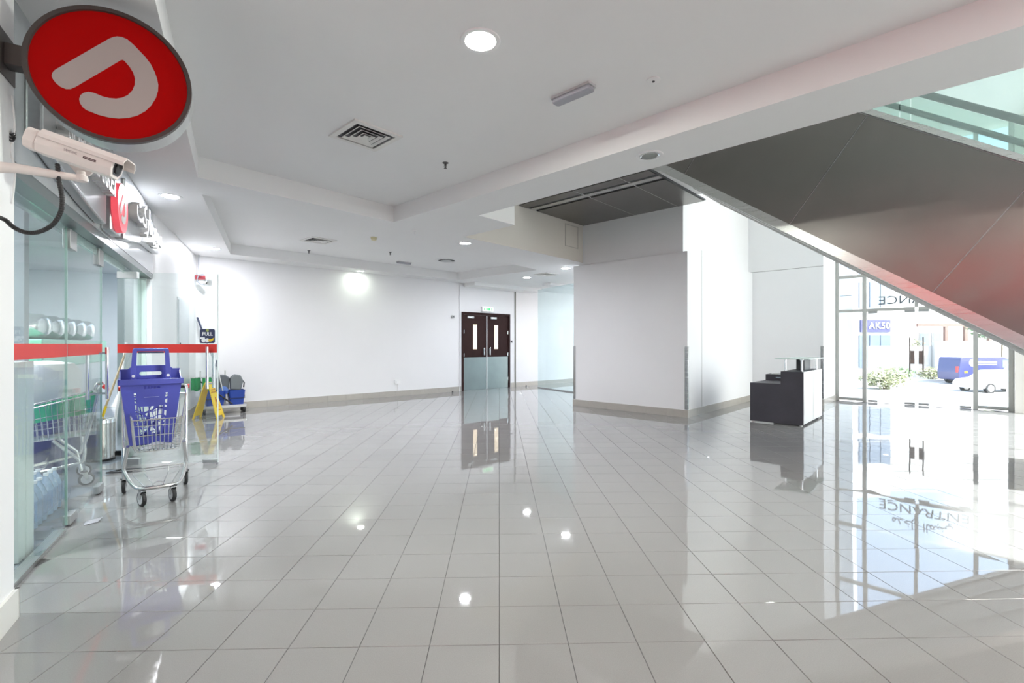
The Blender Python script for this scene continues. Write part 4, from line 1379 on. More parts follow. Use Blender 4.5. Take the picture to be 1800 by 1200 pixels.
# ================================================================== SHOPPING CART AND BASKET
def make_cart(lab, loc, rot, panel=None, group=None):
    t = thing('shopping_cart', lab, 'shopping cart', loc, rot, group)
    # axes: x across, -y forwards, z up
    r = 0.0145
    fz = 0.145
    MB().tube(catmull([Vector(p) for p in ((-0.225, 0.26, 0.40), (-0.225, 0.25, 0.24), (-0.215, 0.16, 0.20), (-0.16, -0.16, fz + 0.01), (-0.10, -0.265, fz), (0.10, -0.265, fz), (0.16, -0.16, fz + 0.01), (0.215, 0.16, 0.20), (0.225, 0.25, 0.24), (0.225, 0.26, 0.40))], 8), r, 10).build('chassis_tube', ZINC, t, smooth=True)
    for s in (-1, 1):
        MB().tube([(s * 0.222, 0.24, 0.13), (s * 0.222, 0.22, 0.25), (s * 0.205, 0.12, 0.36), (s * 0.195, 0.05, 0.44)], r, 10).build('upright_tube', ZINC, t, smooth=True)
        MB().tube(catmull([Vector(p) for p in ((s * 0.225, 0.26, 0.38), (s * 0.23, 0.31, 0.60), (s * 0.235, 0.36, 0.88), (s * 0.235, 0.40, 0.90))], 6), r, 10).build('handle_tube', ZINC, t, smooth=True)
    h = MB().tube([(-0.235, 0.40, 0.90), (0.235, 0.40, 0.90)], 0.016, 12).build('push_handle', BLACK, t, smooth=True)
    for s in (-1, 1):
        MB().tube([(s * 0.225, 0.40, 0.90), (s * 0.262, 0.40, 0.90)], 0.021, 12).build('handle_cap', RED, h, smooth=True)
    # wire basket: front, sides, floor, back
    Y0, Y1 = -0.26, 0.34
    def fr(u, z):      # front face: narrower at the bottom
        k = (z - 0.43) / 0.26
        return (u * (0.140 + 0.022 * k), Y0 + 0.035 * (1 - k), z)
    mb = MB()
    for i in range(12):
        u = -1 + 2 * i / 11
        mb.tube([fr(u, 0.43), fr(u, 0.69)], 0.0034, 6)
    for z in (0.43, 0.475, 0.56, 0.64):
        mb.tube([fr(-1, z), fr(1, z)], 0.0034, 6)
    mb.tube([fr(-1, 0.69), fr(1, 0.69)], 0.0055, 8)
    mb.build('wire_front', ZINC, t)
    for s in (-1, 1):
        mb = MB()
        def sd(v, k):
            y = Y0 + (Y1 - Y0) * v
            zt = 0.69 + 0.15 * v
            zb = 0.43 + 0.03 * v
            z = zb + (zt - zb) * k
            return (s * (0.140 + 0.022 * k + 0.07 * v), y + 0.035 * (1 - k) * (1 - v), z)
        for i in range(17):
            mb.tube([sd(i / 16, 0), sd(i / 16, 1)], 0.0034, 5)
        for k in (0, 0.33, 0.66):
            mb.tube([sd(0, k), sd(1, k)], 0.003, 5)
        mb.tube([sd(0, 1), sd(1, 1)], 0.006, 8)
        mb.build('wire_side', ZINC, t)
        if panel:
            MB().add([sd(0.0, 0.55), sd(1.0, 0.55), sd(1.0, 0.97), sd(0.0, 0.97)], [(0, 1, 2, 3)]).build('side_panel', panel, t)
    mb = MB()
    for i in range(11):
        u = -1 + 2 * i / 10
        mb.tube([(u * 0.140, Y0 + 0.035, 0.43), (u * 0.210, Y1, 0.46)], 0.0034, 5)
    for v in [i / 9 for i in range(10)]:
        mb.tube([(-0.140 - 0.07 * v, Y0 + 0.035 + (Y1 - Y0 - 0.035) * v, 0.43 + 0.03 * v), (0.140 + 0.07 * v, Y0 + 0.035 + (Y1 - Y0 - 0.035) * v, 0.43 + 0.03 * v)], 0.0034, 5)
    mb.build('wire_floor', ZINC, t)
    mb = MB()
    for i in range(11):
        u = -1 + 2 * i / 10
        mb.tube([(u * 0.205, Y1, 0.46), (u * 0.233, Y1, 0.84)], 0.0034, 5)
    mb.tube([(-0.233, Y1, 0.84), (0.233, Y1, 0.84)], 0.006, 8)
    mb.build('wire_back', ZINC, t)
    # low rack behind the bumper
    mb = MB()
    mb.tube([(-0.19, 0.02, 0.245), (0.19, 0.02, 0.245)], 0.005, 6)
    mb.tube([(-0.185, 0.02, 0.225), (0.185, 0.02, 0.225)], 0.003, 5)
    for u, v in ((-0.16, -0.09), (-0.08, -0.03), (0.08, 0.03), (0.16, 0.09)):
        mb.tube([(u, 0.02, 0.24), (u, 0.0, 0.20), (v, -0.26, fz + 0.01)], 0.003, 5)
    mb.tube([(0.04 * math.cos(a_), -0.26, fz + 0.04 * math.sin(a_)) for a_ in [math.pi * i / 8 for i in range(9)]], 0.003, 5)
    mb.build('lower_rack', ZINC, t)
    for (wx, wy, sw) in ((-0.10, -0.265, 0.35), (0.10, -0.265, 0.25), (-0.222, 0.255, -0.1), (0.222, 0.255, 0.1)):
        c_ = thing_part('caster', t, (wx, wy, 0), sw)
        MB().lathe([(0.014, -0.013), (0.055, -0.013), (0.060, -0.006), (0.060, 0.006), (0.055, 0.013), (0.014, 0.013)], (0, 0.018, 0.060), 24, 'x').build('tyre', BLACK, c_, smooth=True)
        MB().lathe([(0.0, -0.0145), (0.042, -0.0145), (0.044, 0.0), (0.042, 0.0145), (0.0, 0.0145)], (0, 0.018, 0.060), 20, 'x').build('hub', MAT('hub_grey', (0.55, 0.55, 0.56), 0.4), c_, smooth=True)
        m = MB()
        for s in (-1, 1):
            m.prism([(-0.018, 0.128), (0.026, 0.128), (0.030, 0.058), (0.008, 0.058)], s * 0.018 - 0.002, s * 0.018 + 0.002, 'x')
        m.box(-0.02, 0.02, -0.018, 0.026, 0.124, 0.129)
        m.build('fork', ZINC, c_)
        MB().lathe([(0.026, 0.128), (0.028, 0.135), (0.020, 0.142), (0.008, 0.147)], n=16).build('swivel_cap', DKGREY, c_, smooth=True)
    return t
def thing_part(name, parent, loc, rot):
    o = D.objects.new(name, None)
    o.empty_display_size = 0.03
    COL.objects.link(o)
    o.parent = parent
    o.location = loc
    o.rotation_euler = (0, 0, rot)
    return o
CR = math.atan2(0.623, 0.782)
CL = Vector((-3.035, 4.085, 0))
make_cart('chrome wire shopping cart holding the blue basket, outside the shop door', CL, CR, None, 'shopping carts')
make_cart('chrome shopping cart with green side panels behind the shop glass', (-4.26, 4.36, 0), R(-46), MAT('green_panel', (0.02, 0.42, 0.16), 0.35), 'shopping carts')

bk = thing('shopping_basket', 'tall blue plastic shopping basket with cut-out pattern standing in the cart', 'basket', CL + Vector((-0.05, 0.0, 0.468)), CR)
WT, WB, DT, DB, H = 0.205, 0.142, 0.155, 0.115, 0.53
Yc = 0.0
KX = 0.77
def bw(u, v, face):
    """Point on a side wall; u across (-1..1), v up (0..1)."""
    wx = WB + (WT - WB) * v
    dy = DB + (DT - DB) * v
    if face == 'f':
        return (u * wx, Yc - dy, H * v)
    if face == 'b':
        return (-u * wx, Yc + dy, H * v)
    if face == 'r':
        return (wx, Yc + u * dy, H * v)
    return (-wx, Yc - u * dy, H * v)
def wall_with_holes(face, holes, name):
    pts, tris = fill_holes([(-1, 0), (1, 0), (1, 1), (-1, 1)], holes)
    m = MB().add([bw(u, v, face) for u, v in pts], tris)
    o = m.build(name, BLUEP, bk)
    so = o.modifiers.new('thick', 'SOLIDIFY')
    so.thickness = 0.005
    so.offset = 0
    return o
rnd = random.Random(3)
def cells(u0, u1, v0, v1, nu, nv, shrink=0.84, skip=0.0):
    # an irregular net: shared jittered corners, each cell shrunk to leave ribs
    g = {}
    for i in range(nu + 1):
        for j in range(nv + 1):
            du = 0 if i in (0, nu) else rnd.uniform(-0.3, 0.3) * (u1 - u0) / nu
            dv = 0 if j in (0, nv) else rnd.uniform(-0.3, 0.3) * (v1 - v0) / nv
            g[i, j] = (u0 + (u1 - u0) * i / nu + du, v0 + (v1 - v0) * j / nv + dv)
    out = []
    for i in range(nu):
        for j in range(nv):
            if rnd.random() < skip:
                continue
            q = [g[i, j], g[i + 1, j], g[i + 1, j + 1], g[i, j + 1]]
            cx_, cy_ = sum(p[0] for p in q) / 4, sum(p[1] for p in q) / 4
            q = [(cx_ + (p[0] - cx_) * shrink, cy_ + (p[1] - cy_) * shrink) for p in q]
            if rnd.random() < 0.25:
                q.pop(rnd.randrange(4))
            out.append(q[::-1])
    return out
hf = cells(-0.5, 0.42, 0.10, 0.60, 5, 6) + cells(-0.62, -0.52, 0.30, 0.82, 1, 6, 0.7) + cells(0.46, 0.60, 0.12, 0.82, 1, 7, 0.6) + cells(-0.28, 0.30, 0.86, 0.92, 5, 1, 0.7)
wall_with_holes('f', hf, 'front_wall')
wall_with_holes('b', cells(-0.75, 0.75, 0.08, 0.85, 4, 4, 0.86), 'back_wall')
wall_with_holes('l', cells(-0.6, 0.6, 0.12, 0.75, 4, 5, 0.8), 'side_wall')
wall_with_holes('r', cells(-0.6, 0.6, 0.12, 0.75, 4, 5, 0.8), 'side_wall')
MB().box(-WB, WB, Yc - DB, Yc + DB, -0.004, 0.004).build('base', BLUEP, bk)
m = MB()
loop0 = [(-WT - 0.004, Yc - DT - 0.004), (WT + 0.004, Yc - DT - 0.004), (WT + 0.004, Yc + DT + 0.004), (-WT - 0.004, Yc + DT + 0.004)]
for i in range(4):
    a, b = loop0[i], loop0[(i + 1) % 4]
    a = Vector((*a, 0)); b = Vector((*b, 0))
    nrm = Vector(((b - a).y, -(b - a).x, 0)).normalized()
    zt = H + 0.012
    z0 = H - 0.035
    lift = 0.05 if i in (2,) else 0.0
    m.add([tuple(a + nrm * 0.010 + Vector((0, 0, z0))), tuple(b + nrm * 0.010 + Vector((0, 0, z0))), tuple(b + nrm * 0.010 + Vector((0, 0, zt))), tuple(a + nrm * 0.010 + Vector((0, 0, zt))),
           tuple(a - nrm * 0.004 + Vector((0, 0, z0))), tuple(b - nrm * 0.004 + Vector((0, 0, z0))), tuple(b - nrm * 0.004 + Vector((0, 0, zt))), tuple(a - nrm * 0.004 + Vector((0, 0, zt)))],
          [(0, 1, 2, 3), (7, 6, 5, 4), (0, 4, 5, 1), (3, 2, 6, 7), (0, 3, 7, 4), (1, 5, 6, 2)])
m.build('rim', BLUEP, bk, bevel=0.003)
# raised rear collar with the slot, and the big fixed handle
col_out = [(x * KX, z) for x, z in ((-0.262, 0), (0.262, 0), (0.272, 0.085), (0.205, 0.085), (0.155, 0.115), (-0.155, 0.115), (-0.205, 0.085), (-0.272, 0.085))]
slot = rrect(0.155, 0.032, 0.015, cx=0.0, cy=0.045)[::-1]
pts, tris = fill_holes(col_out, [slot])
o = MB().add([(x, Yc + DT - 0.03, H + z) for x, z in pts], tris).build('rear_collar', BLUEP, bk)
so = o.modifiers.new('thick', 'SOLIDIFY'); so.thickness = 0.012; so.offset = 0
for s in (-1, 1):
    MB().prism([(Yc - 0.12, H), (Yc + DT - 0.03, H + 0.0), (Yc + DT - 0.03, H + 0.075), (Yc + 0.02, H + 0.03)], s * (WT + 0.002) - 0.004, s * (WT + 0.002) + 0.004, 'x').build('side_collar', BLUEP, bk)
HY = Yc + 0.02
hand_out = [(-0.180, 0.0), (-0.178, 0.08), (-0.162, 0.262), (-0.150, 0.275), (0.150, 0.275), (0.162, 0.262), (0.178, 0.08), (0.180, 0.0), (0.130, 0.0), (0.130, 0.08), (0.123, 0.250), (-0.123, 0.250), (-0.130, 0.08), (-0.130, 0.0)]
MB().prism([(x * KX, H - 0.01 + z) for x, z in hand_out], HY - 0.012, HY + 0.012, 'y').build('handle', BLUEP, bk, bevel=0.004)
MB().box(-0.088, 0.088, HY - 0.016, HY + 0.014, H + 0.222, H + 0.237).build('handle_grip', NAVY, bk)
for s in (-1, 1):
    MB().lathe([(0.012, 0), (0.012, 0.006), (0.006, 0.009)], (s * 0.119, HY - 0.014, H + 0.03), 12, 'y').build('pivot_cap', WPRINT, bk)
MB().box(-0.05, 0.05, Yc - DB - 0.034 - 0.003, Yc - DB - 0.032, H * 0.735, H * 0.742).build('embossed_mark', MAT('mark_light', (0.35, 0.38, 0.70), 0.4), bk)
# crumpled clear bag under the basket
m = MB()
g = {}
for i in range(13):
    for j in range(7):
        g[i, j] = (-0.11 + 0.22 * i / 12, -0.225 + 0.11 * j / 6, 0.448 + (0.045 * math.sin(math.pi * i / 12) * math.sin(math.pi * j / 6) + rnd.uniform(-0.006, 0.006)) )
vs = [g[i, j] for i in range(13) for j in range(7)]
fs = [(i * 7 + j, (i + 1) * 7 + j, (i + 1) * 7 + j + 1, i * 7 + j + 1) for i in range(12) for j in range(6)]
o = m.add(vs, fs).build('plastic_bag', MAT('clear_film', (0.75, 0.77, 0.83), 0.15, alpha=0.55, bump=0.8, bscale=25), smooth=True)
o.location = CL
o.rotation_euler = (0, 0, CR)
tag(o, 'crumpled clear plastic bag on the floor of the cart', 'bag')

# ---- bin, broom and stick inside the shop glass
t = thing('pedal_bin', 'round steel waste bin inside the glass beside the open door', 'bin', (-4.62, 5.37, 0))
MB().lathe([(0.128, 0.0), (0.13, 0.02)], n=32).build('foot_ring', BLACK, t, smooth=True)
MB().lathe([(0.128, 0.02), (0.128, 0.42)], n=32).build('body', STEEL('bin_steel', (0.42, 0.41, 0.40), 0.22, (1, 1, 40)), t, smooth=True)
MB().lathe([(0.131, 0.42), (0.131, 0.455), (0.12, 0.465), (0.0, 0.47)], n=32).build('lid', CHROME, t, smooth=True)
MB().box(-0.03, 0.03, -0.165, -0.12, 0.02, 0.03).build('pedal', BLACK, t)
t = thing('broom', 'wooden broom stick with yellow tip leaning beside the waste bin', 'broom', (-4.66, 5.44, 0.47))
MB().tube([(0, 0, 0.0), (0.02, 0.02, 0.12)], 0.014, 10).build('yellow_tip', YELLOW, t, smooth=True)
MB().tube([(0.02, 0.02, 0.12), (0.16, 0.12, 0.72)], 0.011, 10).build('stick', MAT('stick_wood', (0.50, 0.40, 0.25), 0.5, var=0.15), t, smooth=True)
t = thing('squeegee', 'white pole of a squeegee standing behind the waste bin', 'squeegee', (-4.70, 5.60, 0.0))
MB().tube([(0, 0, 0.05), (0.10, 0.10, 1.32)], 0.014, 10).build('pole', WPRINT, t, smooth=True)
MB().box(-0.2, 0.2, -0.015, 0.015, 0.0, 0.05).build('blade', BLACK, t)
t = thing('floor_tray', 'low metal foot frame on the floor under the open shop door', 'tray', (-3.95, 4.86, 0), 0.2)
MB().tube([(-0.12, -0.06, 0.012), (0.10, -0.05, 0.012), (0.12, 0.07, 0.012), (-0.06, 0.06, 0.012)], 0.008, 6, closed=True).build('frame', DKGREY, t)
MB().box(-0.07, 0.08, -0.03, 0.04, 0.003, 0.008).build('plate', TRIMST, t)

# a folded paper against the sill
t = thing('paper_scrap', 'folded paper scrap on the tiles beside the closed shop door', 'paper', W(FS, 0.03, 1.26, 0.002), 0.9)
m = MB()
m.add([(-0.05, -0.03, 0), (0.03, -0.035, 0.003), (0.07, 0.03, 0.012), (-0.02, 0.04, 0.006), (0.035, 0.0, 0.02), (-0.005, 0.005, 0.014)], [(0, 1, 4, 5), (1, 2, 4), (2, 3, 5, 4), (3, 0, 5)])
o = m.build('sheet', MAT('paper_grey', (0.50, 0.50, 0.54), 0.7), t)
o.modifiers.new('thick', 'SOLIDIFY').thickness = 0.001

# ---- wet floor sign
t = thing('wet_floor_sign', 'yellow folding wet floor sign standing near the far corner', 'floor sign', (-5.33, 8.40, 0), R(6))
for s in (-1, 1):
    def bp(x, y, f=0.0):
        # x = width, y = height along the board; hinge on top
        return (s * (0.02 + 0.17 * (1 - y / 0.62)) + s * f, x, y)
    outl = [(-0.14, 0.0), (-0.09, 0.0), (-0.075, 0.05), (0.075, 0.05), (0.09, 0.0), (0.14, 0.0), (0.085, 0.60), (0.06, 0.625), (-0.06, 0.625), (-0.085, 0.60)]
    m = MB()
    nn = len(outl)
    m.add([bp(x, y) for x, y in outl] + [bp(x, y, 0.014) for x, y in outl], [tuple(range(nn)), tuple(range(2 * nn - 1, nn - 1, -1))] + [(i, (i + 1) % nn, nn + (i + 1) % nn, nn + i) for i in range(nn)])
    b = m.build('board', YELLOW, t)
    red = MAT('warning_print_%d' % s, (0.45, 0.10, 0.03), 0.5)
    tri = [(-0.055, 0.20), (0.055, 0.20), (0.0, 0.37)]
    m = MB()
    for i in range(3):
        (x0, y0), (x1, y1) = tri[i], tri[(i + 1) % 3]
        p0, p1 = Vector(bp(x0, y0, 0.0155)), Vector(bp(x1, y1, 0.0155))
        m.tube([p0, p1], 0.005, 5)
    m.tube([bp(-0.005, 0.32, 0.0155), bp(0.01, 0.27, 0.0155), bp(-0.02, 0.22, 0.0155)], 0.006, 5)
    m.tube([bp(0.01, 0.27, 0.0155), bp(0.03, 0.225, 0.0155)], 0.006, 5)
    m.build('warning_triangle', red, b)
    tilt = math.atan2(0.17, 0.62)
    Mx = Matrix(((0, -s * 1.0, 0, 0), (s, 0, 0, 0), (0, 0, 1, 0), (0, 0, 0, 1)))
    for body, y, sz in (('CAUTION', 0.50, 0.035), ('WET FLOOR', 0.455, 0.028), ('CUIDADO', 0.14, 0.028)):
        x0 = bp(0, y, 0.017)
        Mw = Matrix.Translation(x0) @ Matrix.Rotation(R(90) * s, 4, 'Z') @ Matrix.Rotation(-tilt, 4, 'X')
        lettering(body, sz, red, b, Mw, 0.001, 'warning_word')
MB().box(-0.035, 0.035, -0.06, 0.06, 0.615, 0.632).build('hinge', YELLOW, t)

# ---- cleaning trolley in the corner
tr = thing('cleaning_trolley', 'grey cleaning trolley with blue buckets and wringer in the far corner', 'cleaning trolley', (-5.44, 9.02, 0), R(38))
MB().prism(rrect(0.72, 0.34, 0.03), 0.11, 0.16).build('base_frame', MAT('trolley_grey', (0.55, 0.56, 0.57), 0.35, 0.4), tr, bevel=0.006)
for (x, y) in ((-0.32, -0.13), (0.32, -0.13), (-0.32, 0.13), (0.32, 0.13)):
    c_ = thing_part('caster', tr, (x, y, 0), 0.3)
    MB().lathe([(0.0, -0.012), (0.036, -0.012), (0.04, 0.0), (0.036, 0.012), (0.0, 0.012)], (0, 0, 0.04), 18, 'x').build('wheel', BLACK, c_, smooth=True)
    MB().box(-0.018, 0.018, -0.02, 0.02, 0.05, 0.11).build('fork', DKGREY, c_)
def bucket(x, y, w, d, h):
    m = MB()
    b0 = rrect(w * 0.8, d * 0.8, 0.03, cx=x, cy=y)
    b1 = rrect(w, d, 0.035, cx=x, cy=y)
    nn = len(b0)
    m.add([(px, py, 0.16) for px, py in b0] + [(px, py, 0.16 + h) for px, py in b1] + [(x + (px - x) * 0.92, y + (py - y) * 0.92, 0.16 + h) for px, py in b1] + [(x + (px - x) * 0.9, y + (py - y) * 0.9, 0.2) for px, py in b0],
          [tuple(range(nn - 1, -1, -1)), tuple(range(3 * nn, 4 * nn))] + [(i + r_ * nn, (i + 1) % nn + r_ * nn, nn + (i + 1) % nn + r_ * nn, nn + i + r_ * nn) for r_ in range(3) for i in range(nn)])
    b = m.build('bucket', BLUEB, tr)
    MB().tube([(x - w * 0.5, y, 0.16 + h * 0.85), (x - w * 0.45, y - d * 0.52, 0.16 + h * 0.45), (x + w * 0.45, y - d * 0.52, 0.16 + h * 0.45), (x + w * 0.5, y, 0.16 + h * 0.85)], 0.006, 6).build('bail_handle', BLACK, b)
    return b
bucket(-0.15, 0.0, 0.34, 0.30, 0.27)
bucket(0.20, 0.0, 0.28, 0.30, 0.27)
MB().prism([(-0.10, 0.36), (0.05, 0.36), (0.08, 0.45), (0.10, 0.66), (0.03, 0.72), (-0.06, 0.72), (-0.10, 0.64)], -0.02, 0.20, 'y').build('wringer', MAT('wringer_grey', (0.10, 0.115, 0.125), 0.45), tr, bevel=0.02)
w2p = MB().prism([(0.10, 0.44), (0.28, 0.42), (0.32, 0.60), (0.27, 0.71), (0.17, 0.73), (0.10, 0.66)], -0.06, 0.06, 'y').build('wringer_plate', MAT('wringer_light', (0.17, 0.19, 0.20), 0.45), tr, bevel=0.02)
MB().tube([(0.27, 0.0, 0.66), (0.34, 0.0, 0.56), (0.33, 0.0, 0.47)], 0.012, 8).build('wringer_lever', DKGREY, w2p)
for x in (-0.36, 0.04):
    MB().tube([(x, 0.15, 0.14), (x, 0.15, 0.80)], 0.012, 8).build('upright', TRIMST, tr)
mp = thing('mop', 'mop with blue head leaning in the corner, its grey handle up the wall', 'mop', (-5.45, 9.02, 0.45))
MB().tube([(0, 0, 0.06), (-0.54, 0.10, 1.32)], 0.011, 8).build('handle', MAT('mop_pole', (0.45, 0.47, 0.50), 0.35, 0.5), mp, smooth=True)
MB().tube([(-0.46, 0.085, 1.13), (-0.56, 0.104, 1.36)], 0.017, 10).build('grip', NAVY, mp, smooth=True)
m = MB()
for i in range(26):
    a_ = 2 * math.pi * i / 26
    m.tube([(0, 0, 0.06), (0.06 * math.cos(a_), 0.05 * math.sin(a_), 0.03), (0.10 * math.cos(a_), 0.08 * math.sin(a_), -0.07)], 0.011, 5)
m.build('mop_head', MAT('mop_blue', (0.12, 0.22, 0.52), 0.9), mp)
mp = thing('floor_brush', 'short silver brush handle with dark grip standing in the trolley', 'brush', (-5.40, 8.92, 0.42))
MB().tube([(0, 0, 0.0), (-0.10, 0, 0.46)], 0.010, 8).build('handle', TRIMST, mp, smooth=True)
MB().tube([(-0.10, 0, 0.46), (-0.105, 0, 0.58)], 0.016, 8).build('grip', NAVY, mp, smooth=True)
MB().prism(rrect(0.16, 0.06, 0.02), -0.05, 0.0).build('bristles', BLUEB, mp)
mp = thing('black_pole', 'black pole lying diagonally across the cleaning trolley', 'pole', (-5.15, 8.80, 0.20))
MB().tube([(0.0, 0, 0.0), (-0.62, 0.02, 0.42)], 0.014, 8).build('shaft', BLACK, mp, smooth=True)
MB().tube([(-0.60, 0.02, 0.405), (-0.65, 0.02, 0.44)], 0.019, 8).build('end_cap', DKGREY, mp, smooth=True)
for k, (dx, w) in enumerate(((0.0, 0.15), (0.17, 0.14))):
    m = MB()
    n_ = 9
    vs = []
    for side, hgt in ((-1, 0.24), (1, 0.22)):
        for i in range(n_):
            u = i / (n_ - 1) - 0.5
            vs.append((u * w, side * (0.02 + 0.012 * math.sin(i * 1.7)), -hgt + 0.01 * math.sin(i)))
            vs.append((u * w, side * (0.012 + 0.004 * math.sin(i * 2.1)), 0.0))
    fs = []
    for side in range(2):
        o0 = side * 2 * n_
        for i in range(n_ - 1):
            fs.append((o0 + 2 * i, o0 + 2 * i + 2, o0 + 2 * i + 3, o0 + 2 * i + 1))
    for i in range(n_ - 1):
        fs.append((2 * i + 1, 2 * i + 3, 2 * n_ + 2 * i + 3, 2 * n_ + 2 * i + 1))
    o = m.add(vs, fs).build('cleaning_cloth', MAT('green_cloth_%d' % k, (0.01, 0.26 + 0.06 * k, 0.08), 0.9, bump=0.5, bscale=30))
    o.location = (-5.69 + dx, 8.60 + dx * 0.3, 0.70)
    o.rotation_euler = (0, 0, 0.2)
    tag(o, ('green cleaning cloth on the rail, left of its twin', 'green cleaning cloth on the rail, nearest the trolley')[k], 'cloth', 'green cleaning cloths')
o = MB().tube([(-5.77, 8.57, 0.692), (-5.40, 8.68, 0.692)], 0.01, 8).build('cloth_rail', TRIMST)
tag(o, 'thin metal rail carrying the green cloths', 'rail')

# ================================================================== RECEPTION DESK
dk = thing('reception_desk', 'dark reception desk with raised glass counter beside the sunlit recess', 'desk', W(FB, 2.46, 5.0, 0), math.atan2(-0.6845, 0.729))
# local x = across (towards the entrance), y = along the desk; near end at y=-0.7
def dbox(x0, x1, y0, y1, z0, z1):
    return MB().box(x0, x1, y0, y1, z0, z1)
MB().prism([(-0.39, 0.018), (0.39, 0.018), (0.39, 0.86), (0.07, 0.86), (0.07, 0.655), (-0.39, 0.655)], -0.70, -0.672, 'y').build('end_panel', DESKM, dk, bevel=0.002)
MB().prism([(-0.39, 0.018), (0.39, 0.018), (0.39, 0.86), (0.07, 0.86), (0.07, 0.655), (-0.39, 0.655)], 0.672, 0.70, 'y').build('end_panel', DESKM, dk, bevel=0.002)
FRONTM = MAT('desk_front', (0.55, 0.54, 0.53), 0.35, var=0.06)
dbox(0.372, 0.392, -0.672, -0.01, 0.03, 0.86).build('front_panel', FRONTM, dk)
dbox(0.372, 0.392, 0.01, 0.672, 0.03, 0.86).build('front_panel', FRONTM, dk)
dbox(-0.37, 0.372, -0.672, 0.672, 0.63, 0.655).build('work_surface', DESKM, dk)
dbox(0.07, 0.372, -0.672, 0.672, 0.84, 0.86).build('raised_shelf', DESKM, dk)
dbox(0.07, 0.09, -0.672, 0.672, 0.655, 0.84).build('riser', DESKM, dk)
ped = dbox(-0.37, 0.06, 0.10, 0.66, 0.655, 0.76).build('side_cabinet', DESKM, dk)
dbox(-0.20, -0.10, 0.085, 0.10, 0.70, 0.715).build('drawer_pull', CHROME, ped)
dbox(-0.03, 0.46, -0.66, 0.62, 1.055, 1.067).build('glass_top', MAT('frosted_glass_top', (0.62, 0.80, 0.72), 0.15, var=0.02, alpha=0.8), dk)
for (x, y) in ((0.10, -0.55), (0.34, -0.55), (0.10, 0.5), (0.34, 0.5)):
    p = MB().tube([(x, y, 0.86), (x, y, 1.045)], 0.017, 12).build('standoff_post', CHROME, dk, smooth=True)
    MB().lathe([(0.032, 1.045), (0.032, 1.055), (0.0, 1.055)], (x, y, 0), 16).build('post_plate', CHROME, p)
dbox(0.16, 0.28, -0.10, 0.35, 0.86, 1.05).build('counter_block', DKGREY, dk)
for (x, y) in ((-0.35, -0.65), (0.35, -0.65), (-0.35, 0.65), (0.35, 0.65)):
    MB().lathe([(0.022, 0.0), (0.022, 0.01), (0.013, 0.012), (0.013, 0.046)], (x, y, 0), 12).build('foot', WPRINT, dk, smooth=True)
for k, (x, y, w, d, h) in enumerate(((-0.22, 0.30, 0.16, 0.22, 0.018), (-0.08, 0.28, 0.10, 0.07, 0.03))):
    t = thing(('document', 'stapler')[k], ('white papers lying on the reception desk cabinet', 'small black desk stapler beside the papers')[k], ('papers', 'stapler')[k], (0, 0, 0))
    t.matrix_world = dk.matrix_basis @ Matrix.Translation((x, y, 0.761))
    if k == 0:
        for q in range(2):
            MB().box(-w / 2 + 0.01 * q, w / 2, -d / 2, d / 2 - 0.01 * q, q * h / 2, (q + 1) * h / 2 - 0.001).build('sheet_stack', WPRINT, t)
    else:
        MB().box(-w / 2, w / 2, -d / 2, d / 2, 0, h * 0.4).build('base', BLACK, t)
        MB().prism([(-w / 2, h * 0.5), (w / 2, h * 0.45), (w / 2, h * 0.8), (-w / 2, h * 1.3)], -d / 4, d / 4, 'y').build('arm', BLACK, t)

# ================================================================== OUTSIDE
PAVE = MAT('street_paving', (0.50, 0.485, 0.465), 0.8, var=0.06, scale=0.8)
mb = MB(FB)
mb.add([(-40, 9.06, -0.01), (60, 9.06, -0.01), (60, 13, -0.02), (-40, 13, -0.02), (60, 30, -1.7), (-40, 30, -1.7), (90, 120, -1.7), (-60, 120, -1.7)],
       [(0, 1, 2, 3), (3, 2, 4, 5), (5, 4, 6, 7)])
mb.add([(10.6, -30, -0.01), (60, -30, -0.01), (60, 9.06, -0.01), (10.6, 9.06, -0.01)], [(0, 1, 2, 3)])
struct(mb, 'ground', PAVE, 'pale sunlit paving and road outside')
mb = MB()
mb.box(22, 60, 38.4, 38.7, -1.7, -1.55)
struct(mb, 'kerb', MAT('kerb', (0.7, 0.7, 0.68), 0.8), 'pale kerb along the far side of the road')
LEAF = MAT('leaf_green', (0.20, 0.27, 0.14), 0.6, var=0.35, scale=3)
LEAF2 = MAT('leaf_yellow', (0.33, 0.34, 0.20), 0.6, var=0.3, scale=3)
BARK = MAT('bark', (0.2, 0.15, 0.1), 0.8)
def foliage(mb, c, r, n, size, rg):
    for _ in range(n):
        while True:
            d = Vector((rg.uniform(-1, 1), rg.uniform(-1, 1), rg.uniform(-1, 1)))
            if 0.1 < d.length < 1:
                break
        d = d * (0.55 + 0.45 * d.length)
        p = Vector(c) + Vector((d.x * r[0], d.y * r[1], d.z * r[2]))
        a = Vector((rg.uniform(-1, 1), rg.uniform(-1, 1), rg.uniform(-1, 1))).normalized()
        b = a.orthogonal().normalized()
        s = size * rg.uniform(0.6, 1.3)
        mb.add([p - a * s, p + b * s * 0.45, p + a * s, p - b * s * 0.45], [(0, 1, 2, 3)])
def shrub(name, lab, cat, loc, r, n, size, mat, trunk=0.0, group=None):
    t = thing(name, lab, cat, loc, 0, group)
    rg = random.Random(int(loc[0] * 100 + loc[1] * 7))
    m = MB()
    foliage(m, (0, 0, trunk + r[2]), r, n, size, rg)
    m.build('foliage', mat, t)
    MB().tube([(0, 0, 0), (0.03, 0, trunk + r[2] * 0.5), (0.05, 0.02, trunk + r[2] * 1.3)], [0.07, 0.05, 0.02], 7).build('stem', BARK, t)
    return t
shrub('bush', 'broad pale bush outside the left entrance leaf', 'bush', (24.9, 32.0, -1.7), (1.5, 1.2, 0.75), 900, 0.16, LEAF2)
